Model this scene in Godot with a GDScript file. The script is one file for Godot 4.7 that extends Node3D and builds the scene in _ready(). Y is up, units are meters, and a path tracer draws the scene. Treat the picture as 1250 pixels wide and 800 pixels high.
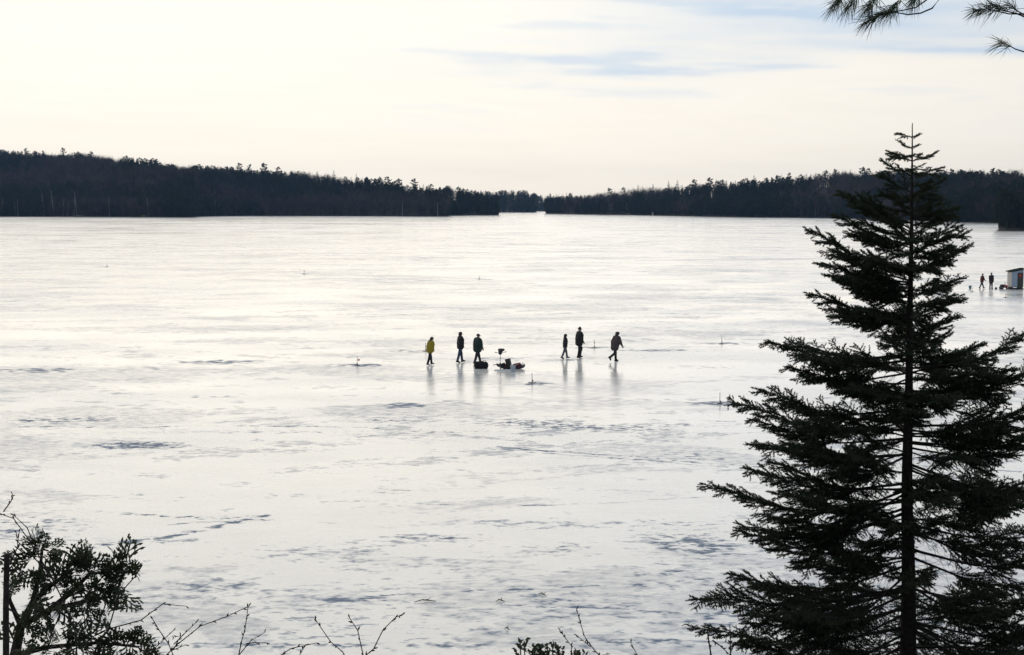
extends Node3D
# A frozen lake seen from a wooded bank at the end of a winter afternoon.
# The eye stands 9.2 m above the ice; -Z runs out over the lake, +X to the right.

const EYE := 9.2
const SUN_AZIMUTH := -13.0     # degrees from straight ahead, veiled by high cloud
const SUN_HEIGHT := 17.0

# frayed dark patches of slush and clear ice on the lake: x, distance, half width, half depth, strength
const PATCHES = [[-14.34,52.67,1.51,0.73,1.3], [-5.09,63.14,0.94,0.91,1.1], [-17.17,81.22,2.04,1.29,0.9], [-25.96,77.14,2.99,1.16,0.8], [-20.65,77.93,1.85,0.8,0.5], [-8.76,79.54,1.42,0.66,1.2], [1.15,71.4,1.06,0.66,1.2], [5.48,89.5,2.13,0.62,0.9], [13.96,92.07,1.31,0.66,1.1], [9.43,63.94,1.22,0.54,1.2], [-6.23,87.22,1.77,0.79,0.9], [-4.1,173.29,1.74,1.36,0.7], [-28.09,186.84,1.65,1.58,0.7], [-60.96,208.11,2.1,1.67,0.7], [-20.27,58.99,3.35,0.91,0.7], [-17.43,60.16,2.16,0.48,0.5], [-5.09,58.77,2.46,0.68,0.7], [0.87,58.09,3.12,1.33,0.75], [3.92,57.01,3.75,1.07,0.7], [-2.18,55.96,3.02,0.61,0.6], [6.7,57.44,3.09,0.65,0.6], [7.37,50.23,1.81,1.16,0.7], [-9.17,55.76,4,0.41,0.5], [0.36,39.47,2.61,0.83,0.45], [1.43,36.41,1.31,0.79,0.55], [-3.98,35.71,1.07,1.54,0.5], [-1.93,37.78,1.59,0.47,0.6], [5.02,37.04,1.67,2.57,0.7], [3.19,34.09,1.85,0.62,0.6], [3.28,32.89,2.18,0.29,0.6], [-3.36,31.76,1.34,0.27,0.8], [2.54,31.1,1.88,0.32,0.6], [-0.46,30.46,1.11,0.32,0.5], [-3.53,28.37,4.48,0.22,0.7], [2.33,28.53,2.77,0.39,0.7], [4.63,29.97,1.45,1.33,0.6], [-4.1,34.88,6.94,3.28,0.36], [1.43,31.56,5.34,3.04,0.5], [-6.87,30.28,5.13,1.98,0.46], [8.74,34.09,4.12,5.58,0.55], [-1.15,29.09,5.82,1.15,0.5], [-13.95,38.96,2.11,1.62,0.6], [-8.56,40.1,1.45,0.54,0.6], [-10.7,37.41,2.25,0.46,0.6], [-10.84,42.96,0.73,0.37,0.7], [-12.13,43.45,0.47,0.38,0.5], [-7.93,43.33,2.34,0.5,0.45], [-3.84,44.09,1.59,0.64,0.45], [-7.38,32.6,2.36,0.86,0.5], [-10.8,34.09,1.65,0.93,0.4], [15.14,114.4,2.86,2.12,0.6], [9.16,128.68,2.44,1.61,0.55], [3.18,82.09,1.36,0.57,0.9], [9.13,87.71,3.13,0.75,0.8], [-1.23,82.98,2.96,1.34,0.5], [0.73,81.66,1.94,1.09,0.55], [6.96,70.74,1.26,0.98,0.6], [10.55,78.73,1.87,0.8,0.6], [-4.95,79.13,1.42,0.32,0.4], [-12.43,62.12,1.49,0.51,0.3], [-14.8,66.15,1.58,0.72,0.5], [5.26,65.3,1.95,0.84,0.5], [11.15,48.31,1.73,0.93,0.6], [15.69,49.9,2.69,1.15,0.6], [8.99,44.74,1.35,0.66,0.5], [47.38,135.44,4.02,2.37,0.6], [53.8,151.31,2.69,1.48,0.8], [47.54,152.81,2.71,1.51,0.6], [-0.68,76,1.81,0.49,-0.9], [-1.61,77.14,1.38,0.38,-0.6]]
# ridges, cracks and tracks: half width, strength, points (x, distance)
const LINES = [[0.1, 0.9, [Vector2(-0.47, 52.3), Vector2(2.29, 51.07), Vector2(5.23, 49.9), Vector2(8.13, 48.46)]], [0.08, 0.7, [Vector2(-0.4, 51.86), Vector2(2.27, 50.56), Vector2(5.18, 49.41), Vector2(8.06, 48)]], [0.07, 0.5, [Vector2(-2.86, 42.12), Vector2(-0.63, 41.94), Vector2(2.92, 42.24), Vector2(4.49, 42.71), Vector2(6.37, 43.33)]], [0.07, 0.8, [Vector2(1.29, 32.89), Vector2(2.68, 32.89), Vector2(4.12, 33.33), Vector2(5.38, 33.63)]], [0.12, 0.6, [Vector2(-21.38, 57.22), Vector2(-16.53, 57.01), Vector2(-10.13, 57.44), Vector2(-5.6, 56.79)]], [0.16, 0.9, [Vector2(-11.41, 36.76), Vector2(-9.69, 37.88), Vector2(-8.56, 38.96), Vector2(-7.43, 40.53)]], [0.12, 0.8, [Vector2(-11.64, 40.75), Vector2(-9.6, 40.42), Vector2(-7.35, 40.1)]], [0.06, 0.7, [Vector2(-4.29, 31.56), Vector2(-2.43, 32.18), Vector2(-0.49, 32.53), Vector2(1.25, 32.81)]], [0.06, 0.8, [Vector2(-0.47, 31.36), Vector2(1.41, 31.17), Vector2(3.26, 30.78), Vector2(4.89, 30.46)]], [0.1, 0.5, [Vector2(-5.98, 60.64), Vector2(2.68, 59.92), Vector2(9.62, 58.54)]], [0.04, 0.8, [Vector2(-5.78, 29.38), Vector2(-4.21, 29.61)]], [0.1, 0.5, [Vector2(-10.57, 39.47), Vector2(-7.78, 39.78)]], [0.2, 0.5, [Vector2(-31.72, 85.28), Vector2(-25.44, 82.98), Vector2(-18.71, 81.66)]], [0.1, 0.8, [Vector2(8.82, 49.9), Vector2(13.34, 48.93), Vector2(17.76, 47.4)]], [0.1, 0.8, [Vector2(8.54, 48.31), Vector2(12.85, 47.11), Vector2(17.03, 45.41)]], [0.05, 0.6, [Vector2(-1.34, 34.09), Vector2(0.31, 34.56), Vector2(1.55, 34.24)]]]

# growth of the trees and shrubs, in metres from the point under the eye
const SPRUCE_BRANCHES = [[9.782, -0.106, 0.035], [9.782, 0.063, 0.035], [9.691, -0.083, 0.028], [9.698, 0.058, 0.028], [9.579, -0.203, 0.077], [9.579, 0.185, 0.056], [9.453, -0.238, 0.105], [9.460, 0.250, 0.056], [9.306, -0.331, 0.154], [9.292, 0.243, 0.105], [9.221, -0.307, 0.071], [9.172, 0.294, 0.084], [9.122, -0.449, 0.113], [9.080, 0.345, 0.092], [8.995, -0.586, 0.289], [8.925, 0.358, 0.197], [8.854, -0.669, 0.254], [8.726, 0.343, 0.298], [8.606, -0.834, 0.368], [8.606, 0.474, 0.234], [8.534, -0.772, 0.164], [8.413, 0.451, 0.150], [8.249, -0.829, 0.172], [8.199, 0.424, 0.179], [8.056, 0.440, 0.172], [7.913, -1.225, 0.086], [7.783, 1.066, 0.345], [7.747, -1.082, 0.051], [7.582, 1.270, 0.331], [7.242, -1.528, 0.195], [7.278, 1.239, 0.361], [7.423, -1.298, 0.159], [6.769, -1.514, 0.204], [6.944, 1.373, -0.212], [6.608, -1.758, 0.059], [6.681, 1.287, 0.306], [6.513, -1.510, -0.110], [6.403, 1.452, -0.110], [6.197, -1.476, 0.044], [6.182, 1.529, -0.147], [5.828, -1.962, 0.000], [5.828, 1.462, -0.089], [5.798, -1.661, 0.237], [5.531, 1.549, -0.312], [5.479, -1.876, -0.126], [5.293, 1.389, 0.224], [5.219, -1.479, 0.074], [7.133, 1.357, 0.145], [7.024, -1.369, 0.109], [6.035, -1.291, -0.296], [5.665, -1.512, -0.111]]  # height of the root, sideways reach, rise of the tip
const SHOOTS_CEDAR = [[Vector3(-1.543, 7.607, -4.80), Vector3(-1.556, 7.670, -4.80), Vector3(-1.599, 7.807, -4.80), Vector3(-1.633, 7.913, -4.80), Vector3(-1.697, 8.025, -4.80), Vector3(-1.752, 8.105, -4.80), Vector3(-1.803, 8.128, -4.80)], [Vector3(-1.691, 8.016, -4.80), Vector3(-1.710, 8.066, -4.80), Vector3(-1.752, 8.116, -4.80)], [Vector3(-1.792, 8.125, -4.80), Vector3(-1.767, 8.163, -4.80), Vector3(-1.755, 8.192, -4.80)], [Vector3(-1.637, 7.904, -4.80), Vector3(-1.737, 8.022, -4.80), Vector3(-1.742, 8.052, -4.80)], [Vector3(-1.775, 7.934, -4.80), Vector3(-1.749, 7.999, -4.80), Vector3(-1.739, 8.058, -4.80)], [Vector3(-1.494, 7.607, -4.80), Vector3(-1.469, 7.652, -4.80), Vector3(-1.430, 7.703, -4.80), Vector3(-1.389, 7.831, -4.80), Vector3(-1.339, 7.887, -4.80), Vector3(-1.315, 7.922, -4.80)], [Vector3(-1.430, 7.703, -4.80), Vector3(-1.310, 7.742, -4.80), Vector3(-1.245, 7.786, -4.80), Vector3(-1.149, 7.792, -4.80)], [Vector3(-1.644, 7.667, -4.80), Vector3(-1.597, 7.771, -4.80)], [Vector3(-1.747, 7.890, -4.80), Vector3(-1.728, 7.934, -4.80), Vector3(-1.722, 7.949, -4.80)]]
const SHOOTS_ALDER = [[Vector3(-1.162, 7.699, -4.40), Vector3(-1.121, 7.748, -4.40), Vector3(-1.091, 7.776, -4.40), Vector3(-1.021, 7.828, -4.40), Vector3(-0.932, 7.863, -4.40), Vector3(-0.857, 7.901, -4.40)], [Vector3(-0.894, 7.735, -4.40), Vector3(-0.877, 7.789, -4.40), Vector3(-0.866, 7.833, -4.40), Vector3(-0.857, 7.901, -4.40)], [Vector3(-1.097, 7.740, -4.40), Vector3(-1.120, 7.776, -4.40), Vector3(-1.149, 7.822, -4.40), Vector3(-1.164, 7.866, -4.40)], [Vector3(-1.102, 7.776, -4.40), Vector3(-1.064, 7.814, -4.40), Vector3(-1.023, 7.855, -4.40)], [Vector3(-1.096, 7.773, -4.40), Vector3(-1.082, 7.800, -4.40), Vector3(-1.098, 7.806, -4.40)], [Vector3(-1.188, 7.735, -4.40), Vector3(-1.147, 7.781, -4.40), Vector3(-1.109, 7.814, -4.40)], [Vector3(-0.894, 7.735, -4.40), Vector3(-0.853, 7.784, -4.40), Vector3(-0.805, 7.817, -4.40)], [Vector3(-0.867, 7.778, -4.40), Vector3(-0.835, 7.789, -4.40), Vector3(-0.800, 7.778, -4.40)], [Vector3(-1.113, 7.754, -4.40), Vector3(-1.064, 7.773, -4.40)]]
const SHOOTS_DOGWOOD = [[Vector3(-0.497, 7.754, -4.20), Vector3(-0.530, 7.807, -4.20), Vector3(-0.560, 7.856, -4.20), Vector3(-0.607, 7.926, -4.20)], [Vector3(-0.441, 7.741, -4.20), Vector3(-0.461, 7.812, -4.20), Vector3(-0.481, 7.880, -4.20), Vector3(-0.506, 7.921, -4.20)], [Vector3(-0.441, 7.749, -4.20), Vector3(-0.454, 7.807, -4.20), Vector3(-0.430, 7.827, -4.20), Vector3(-0.399, 7.893, -4.20), Vector3(-0.364, 7.919, -4.20), Vector3(-0.338, 7.942, -4.20)], [Vector3(-0.739, 7.791, -4.20), Vector3(-0.690, 7.822, -4.20), Vector3(-0.609, 7.843, -4.20)], [Vector3(-0.670, 7.791, -4.20), Vector3(-0.650, 7.825, -4.20)]]
const SHOOTS_BRIAR = [[Vector3(0.188, 7.693, -4.30), Vector3(0.190, 7.773, -4.30), Vector3(0.188, 7.811, -4.30), Vector3(0.169, 7.832, -4.30), Vector3(0.154, 7.856, -4.30)], [Vector3(0.313, 7.706, -4.30), Vector3(0.279, 7.773, -4.30), Vector3(0.250, 7.800, -4.30), Vector3(0.229, 7.843, -4.30), Vector3(0.216, 7.880, -4.30), Vector3(0.206, 7.915, -4.30)], [Vector3(0.250, 7.800, -4.30), Vector3(0.227, 7.816, -4.30), Vector3(0.208, 7.835, -4.30)], [Vector3(0.431, 7.693, -4.30), Vector3(0.399, 7.773, -4.30), Vector3(0.381, 7.805, -4.30)], [Vector3(0.282, 7.771, -4.30), Vector3(0.300, 7.781, -4.30)]]
const SNAG = [[Vector3(0.691, 7.559, -4.60), Vector3(0.678, 7.674, -4.60), Vector3(0.669, 7.748, -4.60), Vector3(0.688, 7.765, -4.60), Vector3(0.710, 7.777, -4.60)], [Vector3(0.749, 7.617, -4.60), Vector3(0.745, 7.688, -4.60), Vector3(0.747, 7.731, -4.60)], [Vector3(0.683, 7.725, -4.60), Vector3(0.711, 7.702, -4.60), Vector3(0.740, 7.674, -4.60)]]
const CEDAR_CLUSTERS = [Vector3(-1.691, 7.986, -4.90), Vector3(-1.668, 7.953, -4.90), Vector3(-1.715, 7.962, -4.90), Vector3(-1.758, 7.935, -4.90), Vector3(-1.581, 7.899, -4.90), Vector3(-1.560, 7.908, -4.90), Vector3(-1.528, 7.887, -4.90), Vector3(-1.478, 7.877, -4.90), Vector3(-1.410, 7.902, -4.90), Vector3(-1.390, 7.883, -4.90), Vector3(-1.434, 7.865, -4.90), Vector3(-1.745, 7.865, -4.90), Vector3(-1.672, 7.841, -4.90), Vector3(-1.618, 7.853, -4.90), Vector3(-1.578, 7.823, -4.90), Vector3(-1.519, 7.811, -4.90), Vector3(-1.471, 7.811, -4.90), Vector3(-1.428, 7.781, -4.90), Vector3(-1.709, 7.772, -4.90), Vector3(-1.630, 7.763, -4.90), Vector3(-1.751, 7.681, -4.90), Vector3(-1.677, 7.672, -4.90), Vector3(-1.603, 7.672, -4.90), Vector3(-1.533, 7.708, -4.90), Vector3(-1.482, 7.732, -4.90), Vector3(-1.529, 7.635, -4.90), Vector3(-1.471, 7.605, -4.90), Vector3(-1.411, 7.620, -4.90), Vector3(-1.366, 7.629, -4.90), Vector3(-1.346, 7.593, -4.90), Vector3(-1.590, 7.599, -4.90), Vector3(-1.679, 7.599, -4.90), Vector3(-1.783, 7.605, -4.90), Vector3(-1.815, 7.817, -4.90)]
const CEDAR_LIMBS = [[Vector3(-1.842, 7.341, -4.95), Vector3(-1.823, 7.558, -4.95), Vector3(-1.798, 7.665, -4.95), Vector3(-1.751, 7.757, -4.95), Vector3(-1.683, 7.818, -4.95), Vector3(-1.598, 7.879, -4.95)], [Vector3(-1.798, 7.665, -4.95), Vector3(-1.692, 7.727, -4.95), Vector3(-1.571, 7.757, -4.95), Vector3(-1.451, 7.779, -4.95), Vector3(-1.413, 7.873, -4.95)], [Vector3(-1.751, 7.757, -4.95), Vector3(-1.724, 7.864, -4.95), Vector3(-1.708, 7.970, -4.95)], [Vector3(-1.823, 7.558, -4.95), Vector3(-1.696, 7.588, -4.95), Vector3(-1.515, 7.604, -4.95), Vector3(-1.366, 7.588, -4.95)], [Vector3(-1.692, 7.727, -4.95), Vector3(-1.615, 7.788, -4.95), Vector3(-1.538, 7.864, -4.95), Vector3(-1.494, 7.864, -4.95)], [Vector3(-1.798, 7.665, -4.95), Vector3(-1.834, 7.757, -4.95), Vector3(-1.845, 7.818, -4.95)]]
const CUT_STEM = [[Vector3(-1.699, 7.426, -4.50), Vector3(-1.687, 7.707, -4.50), Vector3(-1.682, 7.874, -4.50), Vector3(-1.673, 8.052, -4.50)], [Vector3(-1.682, 7.869, -4.50), Vector3(-1.634, 7.841, -4.50)], [Vector3(-1.674, 8.030, -4.50), Vector3(-1.690, 8.032, -4.50), Vector3(-1.717, 8.041, -4.50)], [Vector3(-1.675, 7.994, -4.50), Vector3(-1.642, 7.999, -4.50), Vector3(-1.629, 8.005, -4.50)]]
const BUSH_LEAVES = [Vector3(0.027, 7.778, -4.40), Vector3(0.040, 7.787, -4.40), Vector3(0.072, 7.773, -4.40), Vector3(0.093, 7.768, -4.40), Vector3(0.115, 7.778, -4.40), Vector3(0.133, 7.773, -4.40), Vector3(0.152, 7.762, -4.40), Vector3(0.168, 7.746, -4.40), Vector3(0.080, 7.748, -4.40), Vector3(0.120, 7.748, -4.40), Vector3(0.232, 7.746, -4.40), Vector3(0.214, 7.740, -4.40)]
const PINE_TWIGS = [[Vector3(1.103, 9.873, -4.00), Vector3(1.213, 9.782, -4.00), Vector3(1.195, 9.759, -4.00), Vector3(1.162, 9.745, -4.00), Vector3(1.125, 9.741, -4.00), Vector3(1.088, 9.748, -4.00), Vector3(1.048, 9.741, -4.00), Vector3(1.014, 9.722, -4.00)], [Vector3(1.220, 9.850, -4.00), Vector3(1.178, 9.782, -4.00), Vector3(1.148, 9.761, -4.00), Vector3(1.106, 9.752, -4.00), Vector3(1.071, 9.748, -4.00)], [Vector3(1.172, 9.919, -4.00), Vector3(1.128, 9.828, -4.00), Vector3(1.101, 9.773, -4.00), Vector3(1.078, 9.764, -4.00)], [Vector3(1.079, 9.919, -4.00), Vector3(1.047, 9.816, -4.00), Vector3(1.027, 9.777, -4.00), Vector3(1.008, 9.764, -4.00)], [Vector3(1.033, 9.919, -4.00), Vector3(0.993, 9.823, -4.00), Vector3(0.977, 9.787, -4.00), Vector3(0.961, 9.773, -4.00)], [Vector3(0.986, 9.919, -4.00), Vector3(0.956, 9.823, -4.00), Vector3(0.938, 9.791, -4.00), Vector3(0.924, 9.777, -4.00)], [Vector3(1.196, 9.873, -4.00), Vector3(1.156, 9.805, -4.00), Vector3(1.140, 9.787, -4.00)], [Vector3(1.515, 9.713, -4.00), Vector3(1.456, 9.736, -4.00), Vector3(1.433, 9.745, -4.00), Vector3(1.390, 9.754, -4.00), Vector3(1.350, 9.782, -4.00), Vector3(1.348, 9.757, -4.00)], [Vector3(1.484, 9.748, -4.00), Vector3(1.456, 9.743, -4.00), Vector3(1.414, 9.743, -4.00), Vector3(1.374, 9.752, -4.00), Vector3(1.351, 9.757, -4.00)], [Vector3(1.518, 9.621, -4.00), Vector3(1.459, 9.637, -4.00), Vector3(1.436, 9.644, -4.00), Vector3(1.407, 9.660, -4.00)], [Vector3(1.491, 9.736, -4.00), Vector3(1.456, 9.741, -4.00), Vector3(1.437, 9.752, -4.00), Vector3(1.423, 9.764, -4.00)]]
const PINE_TUFTS = [Vector3(1.018, 9.727, -4.00), Vector3(1.037, 9.736, -4.00), Vector3(1.055, 9.745, -4.00), Vector3(1.074, 9.748, -4.00), Vector3(1.083, 9.761, -4.00), Vector3(1.092, 9.766, -4.00), Vector3(1.013, 9.766, -4.00), Vector3(1.027, 9.775, -4.00), Vector3(0.961, 9.773, -4.00), Vector3(0.975, 9.782, -4.00), Vector3(0.924, 9.780, -4.00), Vector3(0.936, 9.789, -4.00), Vector3(1.140, 9.787, -4.00), Vector3(1.152, 9.793, -4.00), Vector3(1.346, 9.757, -4.00), Vector3(1.335, 9.752, -4.00), Vector3(1.388, 9.759, -4.00), Vector3(1.376, 9.766, -4.00), Vector3(1.425, 9.761, -4.00), Vector3(1.407, 9.660, -4.00)]
const HEADLAND_TREES = [[0.3027, 71.73, 3], [0.3436, 70.37, 4], [0.3718, 65.83, 3], [0.4023, 59.95, 3], [0.4525, 48.71, 0], [0.5576, 49.43, 1], [0.6242, 53.80, 3], [0.6394, 52.20, 4], [0.6509, 53.44, 3], [0.6618, 48.90, 5], [0.6679, 44.59, 1], [0.6800, 43.40, 0], [0.6909, 43.87, 1], [0.6988, 40.43, 0], [0.7030, 44.29, 1], [0.7097, 36.16, 0], [0.7188, 41.43, 2], [0.7261, 37.32, 3], [0.7360, 35.56, 3], [0.7408, 37.01, 3], [0.7505, 36.81, 4], [0.7611, 33.56, 3], [0.7650, 35.00, 3], [0.7824, 34.66, 3], [0.7930, 29.26, 0], [0.8017, 29.13, 5], [0.8364, 28.49, 0], [0.9258, 28.30, 3]]
const SLOPE_TREES = [[0.0850, 25.29, 2], [0.1013, 24.27, 3], [0.1587, 24.75, 0], [0.1825, 28.85, 3], [0.2095, 29.45, 3], [0.2308, 31.64, 1], [0.2479, 32.03, 0], [0.2650, 34.78, 0], [0.2744, 35.30, 1], [0.2923, 35.53, 3], [0.3077, 36.57, 3], [0.3137, 34.87, 1], [0.3529, 37.85, 0], [0.3800, 37.73, 3], [0.4127, 39.05, 1], [0.4342, 41.85, 3], [0.4458, 42.48, 4], [0.4733, 41.59, 0], [0.4938, 42.99, 3], [0.5034, 41.30, 4], [0.5226, 40.00, 1], [0.6779, 35.58, 0], [0.7341, 36.16, 3]]
const BIRCHES = [[0.2764, 16.68, 6], [0.2900, 12.59, 7], [0.2927, 14.63, 8], [0.2991, 12.59, 7], [0.3218, 20.00, 6], [0.3327, 22.67, 7], [0.3427, 16.60, 8], [0.3473, 12.56, 6], [0.3545, 19.26, 8], [0.3582, 21.27, 7], [0.3874, 16.46, 6], [0.4199, 15.67, 7], [0.5788, 14.07, 6], [0.7679, 13.39, 7], [0.8095, 12.64, 8]]

var used_names := {}
var M := {}

# ------------------------------------------------------------------ mesh building
class Shape:
	var v := PackedVector3Array()
	var n := PackedVector3Array()
	func tri(a: Vector3, b: Vector3, c: Vector3) -> void:
		var k := (c - a).cross(b - a).normalized()
		v.append(a); v.append(b); v.append(c)
		n.append(k); n.append(k); n.append(k)
	func quad(a: Vector3, b: Vector3, c: Vector3, d: Vector3) -> void:
		tri(a, b, c); tri(a, c, d)
	func put(a: Vector3, na: Vector3, b: Vector3, nb: Vector3, c: Vector3, nc: Vector3) -> void:
		v.append(a); v.append(b); v.append(c)
		n.append(na); n.append(nb); n.append(nc)
	func tube(pts: Array, radii: Array, sides: int = 6, capped: bool = true) -> void:
		var rings: Array = []
		var norms: Array = []
		var ref := Vector3.UP
		for i in pts.size():
			var a: Vector3 = pts[maxi(i - 1, 0)]
			var b: Vector3 = pts[mini(i + 1, pts.size() - 1)]
			var t := (b - a).normalized()
			if i == 0 and absf(t.dot(ref)) > 0.95:
				ref = Vector3.RIGHT
			var u := (ref - t * ref.dot(t)).normalized()
			var w := t.cross(u)
			ref = u
			var ring := PackedVector3Array()
			var nn := PackedVector3Array()
			for k in sides:
				var an := TAU * k / sides
				var dd := u * cos(an) + w * sin(an)
				ring.append(pts[i] + dd * radii[i]); nn.append(dd)
			rings.append(ring); norms.append(nn)
		for i in pts.size() - 1:
			var r0: PackedVector3Array = rings[i]; var r1: PackedVector3Array = rings[i + 1]
			var n0: PackedVector3Array = norms[i]; var n1: PackedVector3Array = norms[i + 1]
			for k in sides:
				var j := (k + 1) % sides
				put(r0[k], n0[k], r1[k], n1[k], r1[j], n1[j])
				put(r0[k], n0[k], r1[j], n1[j], r0[j], n0[j])
		if capped:
			var lo: PackedVector3Array = rings[0]; var hi: PackedVector3Array = rings[-1]
			for k in sides:
				var j := (k + 1) % sides
				tri(pts[0], lo[k], lo[j]); tri(pts[-1], hi[j], hi[k])
	func box(at: Transform3D, size: Vector3, bevel: float = 0.0) -> void:
		# a chamfered box: every face inset by the bevel, the edges bridged
		var h := size * 0.5
		var b := minf(bevel, minf(h.x, minf(h.y, h.z)) * 0.9)
		var fv := {}
		for ax in 3:
			for s in [-1.0, 1.0]:
				var e1 := (ax + 1) % 3; var e2 := (ax + 2) % 3
				for p in [[-1.0, -1.0], [1.0, -1.0], [1.0, 1.0], [-1.0, 1.0]]:
					var q := Vector3.ZERO
					q[ax] = s * h[ax]; q[e1] = p[0] * (h[e1] - b); q[e2] = p[1] * (h[e2] - b)
					var sg := Vector3.ZERO
					sg[ax] = s; sg[e1] = p[0]; sg[e2] = p[1]
					fv[[ax, sg]] = at * q
		for ax in 3:
			var e1 := (ax + 1) % 3; var e2 := (ax + 2) % 3
			for s in [-1.0, 1.0]:
				var c: Array = []
				for p in [[-1.0, -1.0], [1.0, -1.0], [1.0, 1.0], [-1.0, 1.0]]:
					var sg := Vector3.ZERO
					sg[ax] = s; sg[e1] = p[0]; sg[e2] = p[1]
					c.append(fv[[ax, sg]])
				_face(c, at)
			if b > 0.0:
				for s1 in [-1.0, 1.0]:
					for s2 in [-1.0, 1.0]:
						var c: Array = []
						for p in [[e1, -1.0], [e1, 1.0], [e2, 1.0], [e2, -1.0]]:
							var sg := Vector3.ZERO
							sg[ax] = p[1]; sg[e1] = s1; sg[e2] = s2
							c.append(fv[[p[0], sg]])
						_face(c, at)
		if b > 0.0:
			for sx in [-1.0, 1.0]:
				for sy in [-1.0, 1.0]:
					for sz in [-1.0, 1.0]:
						var sg := Vector3(sx, sy, sz)
						_face([fv[[0, sg]], fv[[1, sg]], fv[[2, sg]]], at)
	func _face(c: Array, at: Transform3D) -> void:
		var mid := Vector3.ZERO
		for p in c: mid += p
		mid /= c.size()
		var k: Vector3 = (c[2] - c[0]).cross(c[1] - c[0])
		if k.dot(mid - at.origin) < 0.0: c.reverse()
		for i in range(1, c.size() - 1): tri(c[0], c[i], c[i + 1])
	func lathe(at: Transform3D, profile: Array, sides: int = 16) -> void:
		for i in profile.size() - 1:
			var p: Vector2 = profile[i]; var q: Vector2 = profile[i + 1]
			var t := (q - p).normalized()
			for k in sides:
				var a0 := TAU * k / sides; var a1 := TAU * (k + 1) / sides
				var d0 := Vector3(cos(a0), 0, sin(a0)); var d1 := Vector3(cos(a1), 0, sin(a1))
				var m0 := at.basis * (d0 * t.y - Vector3.UP * t.x).normalized(); var m1 := at.basis * (d1 * t.y - Vector3.UP * t.x).normalized()
				var A := at * (d0 * p.x + Vector3.UP * p.y); var B := at * (d1 * p.x + Vector3.UP * p.y)
				var C := at * (d1 * q.x + Vector3.UP * q.y); var D := at * (d0 * q.x + Vector3.UP * q.y)
				if p.x > 1e-5: put(A, m0, B, m1, C, m1)
				if q.x > 1e-5: put(A, m0, C, m1, D, m0)
	func mesh() -> ArrayMesh:
		var a := []
		a.resize(Mesh.ARRAY_MAX)
		a[Mesh.ARRAY_VERTEX] = v; a[Mesh.ARRAY_NORMAL] = n
		var m := ArrayMesh.new()
		m.add_surface_from_arrays(Mesh.PRIMITIVE_TRIANGLES, a)
		return m

func numbered(called: String) -> String:
	var k: int = used_names.get(called, -1) + 1
	used_names[called] = k
	return called if k == 0 else "%s_%03d" % [called, k]

func tag(o: Node, label: String, category: String, group := "", kind := "") -> Node:
	o.set_meta("label", label)
	if category: o.set_meta("category", category)
	if group: o.set_meta("group", group)
	if kind: o.set_meta("kind", kind)
	return o

func thing(called: String, label: String, category: String, where := Vector3.ZERO, turn := 0.0, group := "") -> Node3D:
	var o := Node3D.new()
	o.name = numbered(called)
	add_child(o)
	o.position = where; o.rotation.y = turn
	tag(o, label, category, group)
	return o

func part(called: String, m: Mesh, mat: Material, parent: Node) -> MeshInstance3D:
	var o := MeshInstance3D.new()
	o.name = called if parent != self else numbered(called)
	o.mesh = m
	o.material_override = mat
	parent.add_child(o, true)
	return o

func lin(r: float, g: float, b: float) -> Color:
	return Color(r, g, b).linear_to_srgb()

func stuff_mat(called: String, c: Color, rough := 0.9, vary := 0.0, scale := 1.0) -> StandardMaterial3D:
	var m := StandardMaterial3D.new()
	m.resource_name = called
	m.albedo_color = c
	m.roughness = rough
	if vary > 0.0:
		var t := NoiseTexture2D.new()
		t.width = 256; t.height = 256; t.seamless = true
		var f := FastNoiseLite.new()
		f.seed = hash(called) % 1000; f.frequency = 0.02; f.fractal_octaves = 5
		t.noise = f
		var g := Gradient.new()
		g.set_color(0, Color(1, 1, 1) * (1.0 - vary)); g.set_color(1, Color.WHITE)
		var g0 := g.get_color(0); g0.a = 1.0; g.set_color(0, g0)
		t.color_ramp = g
		m.albedo_texture = t
		m.uv1_triplanar = true
		m.uv1_scale = Vector3.ONE * scale
	return m

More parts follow.
